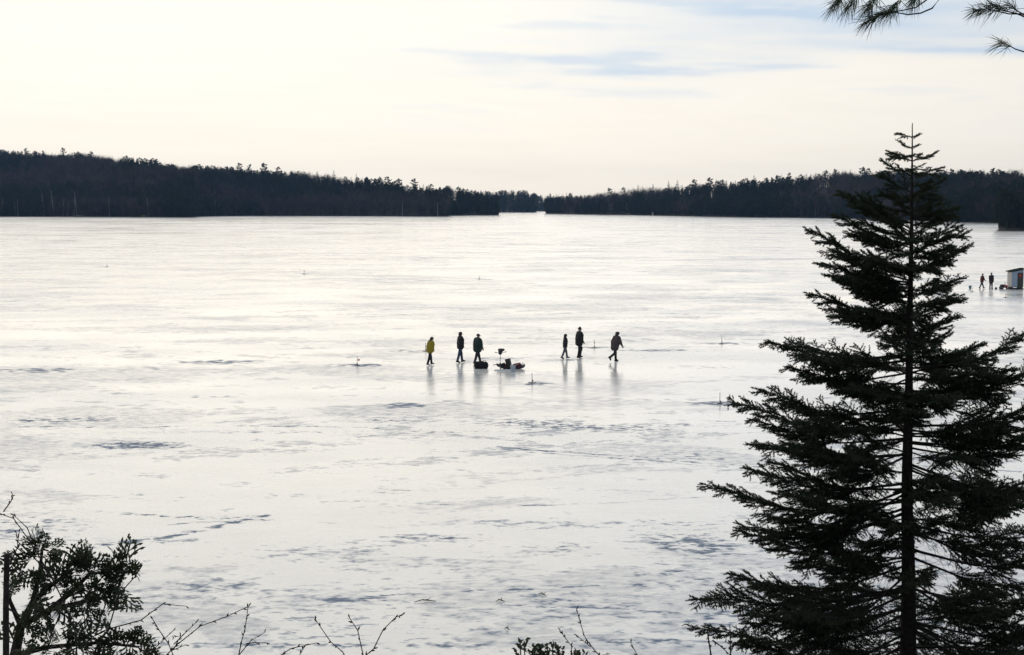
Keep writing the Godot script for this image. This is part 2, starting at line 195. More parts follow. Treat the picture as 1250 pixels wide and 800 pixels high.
# ------------------------------------------------------------------ sky
func sky_color(az: float, el: float, f: FastNoiseLite) -> Vector3:
	# thin high cloud lit by a low veiled sun: bright and warm towards it, greyer and bluer away from it and overhead
	var e := clampf(el, 0.0, 1.5708)
	var sa := deg_to_rad(SUN_AZIMUTH); var se := deg_to_rad(SUN_HEIGHT)
	var c := sin(e) * sin(se) + cos(e) * cos(se) * cos(az - sa)
	var near := pow(clampf(c * 0.5 + 0.5, 0.0, 1.0), 3.0)
	var low := exp(-e / 0.10)
	var col := Vector3(0.965, 0.935, 0.855).lerp(Vector3(0.99, 0.905, 0.775), low)
	var away := Vector3(0.34, 0.36, 0.40).lerp(Vector3(0.42, 0.40, 0.41), low)
	var up := smoothstep(0.12, 1.3, e)
	col = col.lerp(Vector3(0.46, 0.51, 0.60), up)
	col = away.lerp(col, near)
	# gaps in the cloud where the blue shows: long streaks
	var w := f.get_noise_2d(az * 110.0 + 11.0, e * 1500.0 + az * 60.0)
	var w2 := f.get_noise_2d(az * 330.0, e * 4600.0 + 40.0 + az * 150.0)
	var bank := smoothstep(-0.06, 0.30, az) * smoothstep(0.092, 0.118, e + 0.010 * w + 0.012 * (az - 0.3))
	var rift := smoothstep(-0.16, -0.02, az) * (1.0 - smoothstep(0.12, 0.26, az)) * exp(-pow((e - 0.099 + 0.010 * w) / 0.013, 2.0))
	var wisps := smoothstep(0.10, 0.5, w + 0.5 * w2) * smoothstep(0.03, 0.10, e) * smoothstep(-0.32, 0.0, az)
	var open := clampf(bank * (0.78 + 0.35 * w + 0.25 * w2) + rift * (0.26 + 0.30 * w + 0.35 * w2) + 0.28 * wisps, 0.0, 1.0)
	col *= 1.0 + 0.03 * w + 0.02 * w2
	var blue := Vector3(0.51, 0.63, 0.77) * (0.62 + 0.38 * near)
	return col.lerp(blue, open * 0.92)

func make_sky() -> Sky:
	var f := FastNoiseLite.new()
	f.seed = 5; f.frequency = 0.03; f.fractal_octaves = 4
	var w := 640; var h := 320
	var im := Image.create(w, h, false, Image.FORMAT_RGBF)
	for j in h:
		var el := PI * (0.5 - (j + 0.5) / h)
		for i in w:
			var c := sky_color(wrapf(TAU * (i + 0.5) / w, -PI, PI), el, f)
			im.set_pixel(i, j, Color(c.x, c.y, c.z))
	im.resize(4096, 2048, Image.INTERPOLATE_BILINEAR)
	for j in range(820, 1040):
		var el := PI * (0.5 - (j + 0.5) / 2048)
		for i in range(-300, 300):
			var c := sky_color(TAU * (i + 0.5) / 4096.0, el, f)
			im.set_pixel(posmod(i, 4096), j, Color(c.x, c.y, c.z))
	var p := PanoramaSkyMaterial.new()
	p.panorama = ImageTexture.create_from_image(im)
	var s := Sky.new()
	s.sky_material = p
	return s

# ------------------------------------------------------------------ ice
var ice_big: FastNoiseLite
var ice_mid: FastNoiseLite
var ice_fine: FastNoiseLite
var ice_gloss: FastNoiseLite
var ice_swirl: FastNoiseLite
var ice_rows: Array = []
var ice_layers: Array = []

func ice_layer(f: FastNoiseLite, stretch: float, x0: float, d0: float, sx: float, sd0: float, w: int, h: int, coarse: int) -> PackedByteArray:
	# one noise over the sheet, drawn out along x by stretch
	var sd := sd0 * coarse
	var g: FastNoiseLite = f.duplicate()
	g.frequency = f.frequency * sd
	g.domain_warp_amplitude = f.domain_warp_amplitude / sd
	g.domain_warp_frequency = f.domain_warp_frequency * sd
	var ww := maxi(8, int(w * sx / stretch / sd))
	g.offset = Vector3(x0 / stretch / sd, d0 / sd, 0)
	var im := g.get_image(ww, maxi(8, h / coarse), false, false, false)
	im.resize(w, h, Image.INTERPOLATE_CUBIC)
	return im.get_data()


func ice_noise(s: int, freq: float, oct: int, warp := 0.0) -> FastNoiseLite:
	var f := FastNoiseLite.new()
	f.seed = s; f.frequency = freq; f.fractal_octaves = oct; f.fractal_gain = 0.6
	if warp > 0.0:
		f.domain_warp_enabled = true; f.domain_warp_amplitude = warp; f.domain_warp_frequency = freq * 0.8
	return f

func ice_chunk(k: int, x0: float, x1: float, d0: float, d1: float, w: int, h: int, chunks: int) -> void:
	var ja := h * k / chunks; var jb := h * (k + 1) / chunks
	var rows := jb - ja
	var field := PackedFloat32Array()
	field.resize(w * rows)
	var sx := (x1 - x0) / w; var sd := (d1 - d0) / h
	var da := d0 + ja * sd
	for p in PATCHES:
		var i0 := clampi(int((p[0] - p[2] * 2.0 - x0) / sx), 0, w); var i1 := clampi(int((p[0] + p[2] * 2.0 - x0) / sx) + 1, 0, w)
		var j0 := clampi(int((p[1] - p[3] * 2.0 - da) / sd), 0, rows); var j1 := clampi(int((p[1] + p[3] * 2.0 - da) / sd) + 1, 0, rows)
		for j in range(j0, j1):
			var v: float = (da + (j + 0.5) * sd - p[1]) / p[3]
			for i in range(i0, i1):
				var u: float = (x0 + (i + 0.5) * sx - p[0]) / p[2]
				var r := u * u + v * v
				if r < 4.0:
					var q := 1.0 - r * 0.25
					field[j * w + i] = maxf(field[j * w + i], p[4] * q * q) if p[4] > 0.0 else field[j * w + i] + p[4] * q * q
	for l in LINES:
		var hw: float = l[0] * 2.5
		var pts: Array = l[2]
		for s in pts.size() - 1:
			var a: Vector2 = pts[s]; var b: Vector2 = pts[s + 1]
			var i0 := clampi(int((minf(a.x, b.x) - hw - x0) / sx), 0, w); var i1 := clampi(int((maxf(a.x, b.x) + hw - x0) / sx) + 1, 0, w)
			var j0 := clampi(int((minf(a.y, b.y) - hw - da) / sd), 0, rows); var j1 := clampi(int((maxf(a.y, b.y) + hw - da) / sd) + 1, 0, rows)
			var ab := b - a
			var ll := ab.length_squared()
			for j in range(j0, j1):
				for i in range(i0, i1):
					var q := Vector2(x0 + (i + 0.5) * sx, da + (j + 0.5) * sd)
					q += Vector2(0, 0.12 * sin(q.x * 1.7) * sin(q.x * 0.6 + 1.0))
					var t := clampf((q - a).dot(ab) / ll, 0.0, 1.0)
					var r := (q - a - ab * t).length() / hw
					if r < 1.0:
						field[j * w + i] = maxf(field[j * w + i], l[1] * 1.2 * (1.0 - r))
	var out := PackedByteArray()
	out.resize(w * rows * 4)
	var o := 0
	var q := ja * w
	var l0: PackedByteArray = ice_layers[0]; var l1: PackedByteArray = ice_layers[1]; var l2: PackedByteArray = ice_layers[2]; var l3: PackedByteArray = ice_layers[3]; var l4: PackedByteArray = ice_layers[4]
	for j in rows:
		for i in w:
			var big := l0[q] / 127.5 - 1.0
			var mid := l1[q] / 127.5 - 1.0
			var fine := l2[q] / 127.5 - 1.0
			var film := l3[q] / 127.5 - 1.0
			var swirl := l4[q] / 127.5 - 1.0
			var fl := field[j * w + i]
			# cloudy smears of old snow, refrozen edges curling round them, and dark slush
			var cloud := smoothstep(0.0, 0.30, swirl * 2.2 + big * 0.7 + mid * 0.25 + fl * 0.70 + fine * 0.35 - 0.24) * (0.36 + 0.75 * fine)
			var edge := (1.0 - smoothstep(0.0, 0.030, absf(swirl - 0.06 + 0.08 * mid))) * smoothstep(0.0, 0.3, big + 0.5 * mid + fl * 0.5 + 0.05) * (0.45 + 0.8 * fine)
			var wet := smoothstep(0.0, 0.40, fl * (1.0 + 1.4 * mid + 2.6 * fine) - 0.50 + 0.2 * mid + 0.3 * fine) * (0.46 + 0.9 * fine)
			var slush := smoothstep(0.0, 0.30, fl * (1.0 + 0.9 * mid + 1.8 * fine) - 0.72) * (0.85 + 0.8 * fine)
			var spots := smoothstep(0.30, 0.50, mid + 0.45 * big + 0.5 * fine) * (0.6 + 0.9 * fine)
			var c := clampf(maxf(maxf(maxf(cloud, edge), wet), maxf(slush, spots)), 0.0, 1.0)
			var tone := 1.0 + 0.09 * fine + 0.05 * film + 0.05 * mid
			out[o] = clampi(int((237.0 - 132.0 * c) * tone), 0, 255)
			out[o + 1] = clampi(int((234.0 - 115.0 * c) * tone), 0, 255)
			out[o + 2] = clampi(int((226.0 - 88.0 * c) * tone), 0, 255)
			out[o + 3] = clampi(int(255.0 * (ROUGH + 0.15 * film + 0.10 * fine + 0.06 * c + 0.12 * wet + 0.36 * slush)), 12, 255)
			o += 4
			q += 1
	ice_rows[k] = out

const ROUGH := 0.215

func ice_material(x0: float, x1: float, d0: float, d1: float, w: int, h: int) -> StandardMaterial3D:
	var chunks := 16
	var sx := (x1 - x0) / w; var sd := (d1 - d0) / h
	var layers := [[ice_big, 2.5, 4], [ice_mid, 1.8, 1], [ice_fine, 1.8, 1], [ice_gloss, 2.0, 4], [ice_swirl, 1.9, 2]]
	ice_layers.resize(5)
	var made := WorkerThreadPool.add_group_task(func(k: int) -> void: ice_layers[k] = ice_layer(layers[k][0], layers[k][1], x0, d0, sx, sd, w, h, layers[k][2]), 5)
	WorkerThreadPool.wait_for_group_task_completion(made)
	ice_rows.resize(chunks)
	var id := WorkerThreadPool.add_group_task(ice_chunk.bind(x0, x1, d0, d1, w, h, chunks), chunks)
	WorkerThreadPool.wait_for_group_task_completion(id)
	var all := PackedByteArray()
	for r in ice_rows: all.append_array(r)
	var im := Image.create_from_data(w, h, false, Image.FORMAT_RGBA8, all)
	var t := ImageTexture.create_from_image(im)
	var m := StandardMaterial3D.new()
	m.resource_name = "lake ice"
	m.albedo_texture = t
	m.roughness = 1.0
	m.roughness_texture = t
	m.roughness_texture_channel = BaseMaterial3D.TEXTURE_CHANNEL_ALPHA
	m.metallic_specular = 0.5
	return m

func ice_sheet(x0: float, x1: float, d0: float, d1: float, mat: Material, parent: Node3D, flip := 1.0) -> void:
	var a := []
	a.resize(Mesh.ARRAY_MAX)
	a[Mesh.ARRAY_VERTEX] = PackedVector3Array([Vector3(x0, 0, -d0), Vector3(x1, 0, -d0), Vector3(x1, 0, -d1), Vector3(x0, 0, -d1)])
	a[Mesh.ARRAY_NORMAL] = PackedVector3Array([Vector3.UP, Vector3.UP, Vector3.UP, Vector3.UP])
	a[Mesh.ARRAY_TEX_UV] = PackedVector2Array([Vector2(0, 0), Vector2(flip, 0), Vector2(flip, 1), Vector2(0, 1)])
	a[Mesh.ARRAY_INDEX] = PackedInt32Array([0, 2, 1, 0, 3, 2])
	var m := ArrayMesh.new()
	m.add_surface_from_arrays(Mesh.PRIMITIVE_TRIANGLES, a)
	part("ice_sheet", m, mat, parent)

func make_ice() -> void:
	ice_big = ice_noise(3, 0.035, 3)
	ice_mid = ice_noise(8, 0.34, 6, 1.2)
	ice_swirl = ice_noise(52, 0.085, 5, 9.0)
	ice_fine = ice_noise(21, 2.2, 5)
	ice_fine.fractal_gain = 0.8
	ice_gloss = ice_noise(33, 0.09, 4, 3.0)
	var lake := Node3D.new()
	lake.name = "lake_ice"
	add_child(lake)
	tag(lake, "wide sheet of pale frozen lake ice with grey slush patches", "", "", "structure")
	var edges := [[20.0, 62.0, 26.0, 1408, 1152], [62.0, 160.0, 64.0, 1536, 600], [160.0, 420.0, 170.0, 1280, 400], [420.0, 2600.0, 1100.0, 1280, 512]]
	for e in edges:
		var m := ice_material(-e[2], e[2], e[0], e[1], e[3], e[4])
		ice_sheet(-e[2], e[2], e[0], e[1], m, lake)
		# the same ice goes on to both sides
		if e[2] < 1000.0:
			ice_sheet(e[2], e[2] * 5.0, e[0], e[1], m, lake, 2.0)
			ice_sheet(-e[2] * 5.0, -e[2], e[0], e[1], m, lake, 2.0)

# ------------------------------------------------------------------ land and forest
func along(pts: Array, s: float):
	var f := s * (pts.size() - 1)
	var i := clampi(int(f), 0, pts.size() - 2)
	return pts[i].lerp(pts[i + 1], f - i)

func land_point(shore: Array, ridge: Array, s: float, t: float, f: FastNoiseLite) -> Vector3:
	var a: Vector2 = along(shore, s)
	var b: Vector3 = along(ridge, s)
	var x := lerpf(a.x, b.x, t); var z := lerpf(a.y, b.z, t)
	var rise := smoothstep(-0.15, 1.0, t) if t < 1.0 else 1.0 - (t - 1.0) * 0.8
	rise = (rise - smoothstep(-0.15, 1.0, 0.0)) / (1.0 - smoothstep(-0.15, 1.0, 0.0))
	var y := b.y * rise + 0.7 * smoothstep(-0.02, 0.04, t) - 0.2
	y += f.get_noise_2d(x, z) * minf(b.y, 12.0) * 0.35 * smoothstep(0.05, 0.4, t)
	return Vector3(x, y, z)

func make_land(called: String, label: String, shore: Array, ridge: Array, f: FastNoiseLite) -> void:
	var ns := (shore.size() - 1) * 8; var nt := 22
	var st := SurfaceTool.new()
	st.begin(Mesh.PRIMITIVE_TRIANGLES)
	for j in nt + 1:
		for i in ns + 1:
			var t := -0.03 + 1.45 * j / nt
			st.add_vertex(land_point(shore, ridge, float(i) / ns, t, f))
	for j in nt:
		for i in ns:
			var a := j * (ns + 1) + i; var b := a + 1; var c := a + ns + 1; var d := c + 1
			for q in [a, c, b, b, c, d]: st.add_index(q)
	st.generate_normals()
	var o := part(called, st.commit(), M.litter, self)
	tag(o, label, "", "", "structure")

func conifer_shape(r: RandomNumberGenerator, slim: float) -> Shape:
	# unit height spruce or fir: trunk and drooping sprays
	var s := Shape.new()
	s.tube([Vector3(0, -0.03, 0), Vector3(0, 0.5, 0), Vector3(0, 0.97, 0)], [0.016, 0.010, 0.002], 4, false)
	var y := 0.10 + r.randf() * 0.06
	while y < 0.985:
		var reach := slim * pow(1.0 - y, 0.75) * r.randf_range(0.75, 1.15) + 0.012
		var n := 6
		var off := r.randf() * TAU
		for k in n:
			if r.randf() < 0.12: continue
			var an := off + TAU * k / n + r.randf_range(-0.3, 0.3)
			var l := reach * r.randf_range(0.6, 1.15)
			var d := Vector3(cos(an), 0, sin(an)); var w := Vector3(-sin(an), 0, cos(an))
			var droop := r.randf_range(-0.25, 0.12)
			var root := Vector3(0, y, 0)
			var mid := root + d * l * 0.55 + Vector3(0, droop * l * 0.5, 0)
			var tip := root + d * l + Vector3(0, droop * l + 0.01, 0)
			var ww := l * r.randf_range(0.22, 0.34)
			s.tri(root, mid + w * ww, tip); s.tri(root, tip, mid - w * ww)
			s.tri(mid, mid + d * l * 0.2 - Vector3(0, l * 0.28 + 0.006, 0), root + d * l * 0.15)
			s.tri(tip, mid - Vector3(0, l * 0.2, 0), mid + Vector3(0, 0.012, 0))
		y += r.randf_range(0.028, 0.05)
	return s

func pine_shape(r: RandomNumberGenerator, crown_from: float) -> Shape:
	# unit height white pine: open crown of upswept plumes
	var s := Shape.new()
	var bend := Vector3(r.randf_range(-0.02, 0.02), 0, r.randf_range(-0.02, 0.02))
	s.tube([Vector3(0, -0.03, 0), Vector3(0, 0.5, 0) + bend, Vector3(0, 0.96, 0)], [0.018, 0.012, 0.003], 4, false)
	var y := crown_from
	while y < 0.99:
		var u := (y - crown_from) / (1.0 - crown_from)
		var reach := 0.20 * sin(PI * clampf(0.18 + 0.80 * u, 0, 1)) * r.randf_range(0.6, 1.25) + 0.02
		for k in r.randi_range(2, 4):
			var an := r.randf() * TAU
			var d := Vector3(cos(an), 0, sin(an))
			var l := reach * r.randf_range(0.6, 1.2)
			var root := Vector3(0, y, 0) + bend * (1.0 - absf(2.0 * y - 1.0))
			var tip := root + d * l + Vector3(0, l * r.randf_range(0.05, 0.45), 0)
			s.tube([root, tip], [0.006, 0.002], 3, false)
			for q in 14:
				var c := root.lerp(tip, r.randf_range(0.45, 1.0))
				var a := Vector3(r.randfn(), r.randfn() * 0.55 + 0.35, r.randfn()).normalized() * r.randf_range(0.028, 0.06)
				var b := a.cross(Vector3(r.randfn(), r.randfn(), r.randfn())).normalized() * r.randf_range(0.012, 0.024)
				s.tri(c - b, c + a, c + b)
				s.tri(c - a * 0.4, c + b * 1.4, c + a * 0.6 - b)
		y += r.randf_range(0.02, 0.06)
	return s

func bare_limb(s: Shape, r: RandomNumberGenerator, a: Vector3, d: Vector3, l: float, w: float, depth: int) -> void:
	var m := a + d * l * 0.5 + Vector3(r.randfn(), r.randfn() * 0.5, r.randfn()) * l * 0.05
	var b := a + d * l + Vector3(0, l * 0.08, 0)
	s.tube([a, m, b], [w, w * 0.75, w * 0.4], 3, false)
	if depth == 0: return
	var n := 4 if depth > 1 else 4
	for k in n:
		var p := m.lerp(b, r.randf()) if r.randf() < 0.7 else a.lerp(m, r.randf_range(0.4, 1.0))
		var side := d.cross(Vector3(r.randfn(), r.randfn(), r.randfn())).normalized()
		bare_limb(s, r, p, (d * 0.75 + side * r.randf_range(0.35, 0.8) + Vector3.UP * 0.25).normalized(), l * r.randf_range(0.4, 0.65), w * 0.5, depth - 1)

func bare_shape(r: RandomNumberGenerator) -> Shape:
	var s := Shape.new()
	var top := Vector3(r.randf_range(-0.05, 0.05), 0.72, r.randf_range(-0.05, 0.05))
	s.tube([Vector3(0, -0.03, 0), top * 0.5 + Vector3(0.01, 0, 0), top], [0.014, 0.010, 0.005], 4, false)
	for k in 9:
		var u := r.randf_range(0.4, 1.0)
		var an := r.randf() * TAU
		bare_limb(s, r, top * u, Vector3(cos(an) * 0.6, 0.85, sin(an) * 0.6).normalized(), 0.32 * (1.25 - u * 0.5), 0.0055, 2)
	return s

var tree_meshes: Array = []   # 0-2 conifers, 3-5 pines, 6-8 bare

func make_tree_meshes() -> void:
	var r := RandomNumberGenerator.new()
	r.seed = 77
	for k in 3: tree_meshes.append(conifer_shape(r, [0.17, 0.21, 0.14][k]).mesh())
	for k in 3: tree_meshes.append(pine_shape(r, [0.30, 0.42, 0.22][k]).mesh())
	for k in 3: tree_meshes.append(bare_shape(r).mesh())

func plant_forest(lands: Array, f: FastNoiseLite) -> void:
	var r := RandomNumberGenerator.new()
	r.seed = 12
	var put: Array = []
	for k in 9: put.append([])
	for L in lands:
		var shore: Array = L[0]; var ridge: Array = L[1]
		var step: float = L[2]
		var segs := shore.size() - 1
		for q in segs:
			var a: Vector2 = shore[q]; var b: Vector2 = shore[q + 1]
			var c: Vector3 = ridge[q]; var e: Vector3 = ridge[q + 1]
			var wide := (a.distance_to(b) + Vector2(c.x, c.z).distance_to(Vector2(e.x, e.z))) * 0.5
			var deep := a.distance_to(Vector2(c.x, c.z)) * 1.2
			var n := int(wide * deep / (step * step))
			for i in n:
				var t := pow(r.randf(), 1.15) * 1.2 + 0.004
				if i % 5 == 0: t = r.randf() * 14.0 / deep + 0.002       # a closed edge along the shore
				var s := (q + r.randf()) / segs
				var p := land_point(shore, ridge, s, t, f)
				var kind := f.get_noise_2d(p.x * 0.55 + 300.0, p.z * 0.4) + r.randf_range(-0.22, 0.22)
				var v := 6 + r.randi() % 3
				var tall := r.randf_range(9.0, 15.0)
				if kind > L[3]:
					v = r.randi() % 3 if r.randf() < 0.6 else 3 + r.randi() % 3
					tall = r.randf_range(8.0, 15.5)
				if t * deep < 8.0: tall *= r.randf_range(0.35, 0.9)
				tall *= L[4]
				var wd := tall * r.randf_range(0.85, 1.3)
				put[v].append(Transform3D(Basis.from_euler(Vector3(r.randf_range(-0.05, 0.05), r.randf() * TAU, 0)).scaled(Vector3(wd, tall, wd)), p))
	var forest := Node3D.new()
	forest.name = "forest"
	add_child(forest)
	tag(forest, "dark mixed wood of conifers and bare trees covering the far shores", "forest", "", "stuff")
	for v in 9:
		var mm := MultiMesh.new()
		mm.transform_format = MultiMesh.TRANSFORM_3D
		mm.mesh = tree_meshes[v]
		mm.instance_count = put[v].size()
		for i in put[v].size(): mm.set_instance_transform(i, put[v][i])
		var o := MultiMeshInstance3D.new()
		o.name = ["spruce_stand", "pine_stand", "leafless_stand"][v / 3]
		o.multimesh = mm
		o.material_override = [M.far_spruce, M.far_pine, M.far_bare][v / 3] if v % 3 == 0 else stuff_mat("tree kind", [lin(0.016, 0.030, 0.020), lin(0.034, 0.046, 0.022), Color.BLACK, lin(0.020, 0.034, 0.024), lin(0.038, 0.050, 0.028), Color.BLACK, lin(0.040, 0.031, 0.030), lin(0.100, 0.076, 0.066)][v - 1], 0.9)
		o.set_meta("kind", "stuff")
		forest.add_child(o, true)
	print("forest trees ", put.map(func(x): return x.size()))

# ------------------------------------------------------------------ smooth bodies: tapered capsules joined and meshed as surface nets
func blob(s: Shape, bones: Array, cell: float, k: float) -> void:
	var lo := Vector3.ONE * 1e9; var hi := -lo
	for b in bones:
		var r: float = maxf(b[2], b[3]) + cell * 2.5
		for p in [b[0], b[1]]:
			lo = lo.min(p - Vector3.ONE * r); hi = hi.max(p + Vector3.ONE * r)
	var nx := int((hi.x - lo.x) / cell) + 2; var ny := int((hi.y - lo.y) / cell) + 2; var nz := int((hi.z - lo.z) / cell) + 2
	var g := PackedFloat32Array()
	g.resize(nx * ny * nz)
	g.fill(1000.0)
	for b in bones:
		var A: Vector3 = b[0]; var B: Vector3 = b[1]
		var ra: float = b[2]; var rb: float = b[3]
		var r := maxf(ra, rb) + k * 0.5 + cell * 2.0
		var a0 := (A.min(B) - Vector3.ONE * r - lo) / cell; var a1 := (A.max(B) + Vector3.ONE * r - lo) / cell
		var ab := B - A
		var ll := maxf(ab.length_squared(), 1e-9)
		for z in range(maxi(0, int(a0.z)), mini(nz, int(a1.z) + 2)):
			for y in range(maxi(0, int(a0.y)), mini(ny, int(a1.y) + 2)):
				var row := (z * ny + y) * nx
				for x in range(maxi(0, int(a0.x)), mini(nx, int(a1.x) + 2)):
					var p := lo + Vector3(x, y, z) * cell
					var t := clampf((p - A).dot(ab) / ll, 0.0, 1.0)
					var d := (p - A - ab * t).length() - lerpf(ra, rb, t)
					var q := g[row + x]
					var h := maxf(k - absf(d - q), 0.0) / k
					g[row + x] = minf(d, q) - h * h * k * 0.25
	var id := PackedInt32Array()
	id.resize(nx * ny * nz)
	id.fill(-1)
	var vs := PackedVector3Array(); var ns := PackedVector3Array()
	var off := PackedInt32Array([0, 1, nx, nx + 1, nx * ny, nx * ny + 1, nx * ny + nx, nx * ny + nx + 1])
	for z in nz - 1:
		for y in ny - 1:
			var row := (z * ny + y) * nx
			for x in nx - 1:
				var o := row + x
				if g[o] > 500.0: continue
				var neg := 0
				for c in 8:
					if g[o + off[c]] < 0.0: neg += 1
				if neg == 0 or neg == 8: continue
				var sum := Vector3.ZERO; var cnt := 0
				for c in 8:
					for e in [1, 2, 4]:
						if c & e: continue
						var u := g[o + off[c]]; var w := g[o + off[c | e]]
						if (u < 0.0) != (w < 0.0):
							var t := u / (u - w)
							var p := Vector3(c & 1, (c >> 1) & 1, c >> 2)
							if e == 1: p.x += t
							elif e == 2: p.y += t
							else: p.z += t
							sum += p; cnt += 1
				id[o] = vs.size()
				vs.append(lo + (Vector3(x, y, z) + sum / cnt) * cell)
				var gr := Vector3(g[o + off[1]] + g[o + off[3]] + g[o + off[5]] + g[o + off[7]] - g[o] - g[o + off[2]] - g[o + off[4]] - g[o + off[6]],
					g[o + off[2]] + g[o + off[3]] + g[o + off[6]] + g[o + off[7]] - g[o] - g[o + off[1]] - g[o + off[4]] - g[o + off[5]],
					g[o + off[4]] + g[o + off[5]] + g[o + off[6]] + g[o + off[7]] - g[o] - g[o + off[1]] - g[o + off[2]] - g[o + off[3]])
				ns.append(gr.normalized())
	var step := [1, nx, nx * ny]
	for z in range(1, nz - 1):
		for y in range(1, ny - 1):
			var row := (z * ny + y) * nx
			for x in range(1, nx - 1):
				var o := row + x
				if g[o] > 500.0: continue
				for e in 3:
					var inside := g[o] < 0.0
					if inside == (g[o + step[e]] < 0.0): continue
					var b: int = step[(e + 1) % 3]; var c: int = step[(e + 2) % 3]
					var i0 := id[o]; var i1 := id[o - b]; var i2 := id[o - b - c]; var i3 := id[o - c]
					if i0 < 0 or i1 < 0 or i2 < 0 or i3 < 0: continue
					if inside:
						s.put(vs[i0], ns[i0], vs[i2], ns[i2], vs[i1], ns[i1]); s.put(vs[i0], ns[i0], vs[i3], ns[i3], vs[i2], ns[i2])
					else:
						s.put(vs[i0], ns[i0], vs[i1], ns[i1], vs[i2], ns[i2]); s.put(vs[i0], ns[i0], vs[i2], ns[i2], vs[i3], ns[i3])

func blob_mesh(bones: Array, cell: float, k: float) -> ArrayMesh:
	var s := Shape.new()
	blob(s, bones, cell, k)
	return s.mesh()

func swing(forward: float, out: float) -> Vector3:
	# a limb direction: straight down, swung forward (+X) and out to the side
	return Vector3(sin(forward) * cos(out), -cos(forward) * cos(out), sin(out))

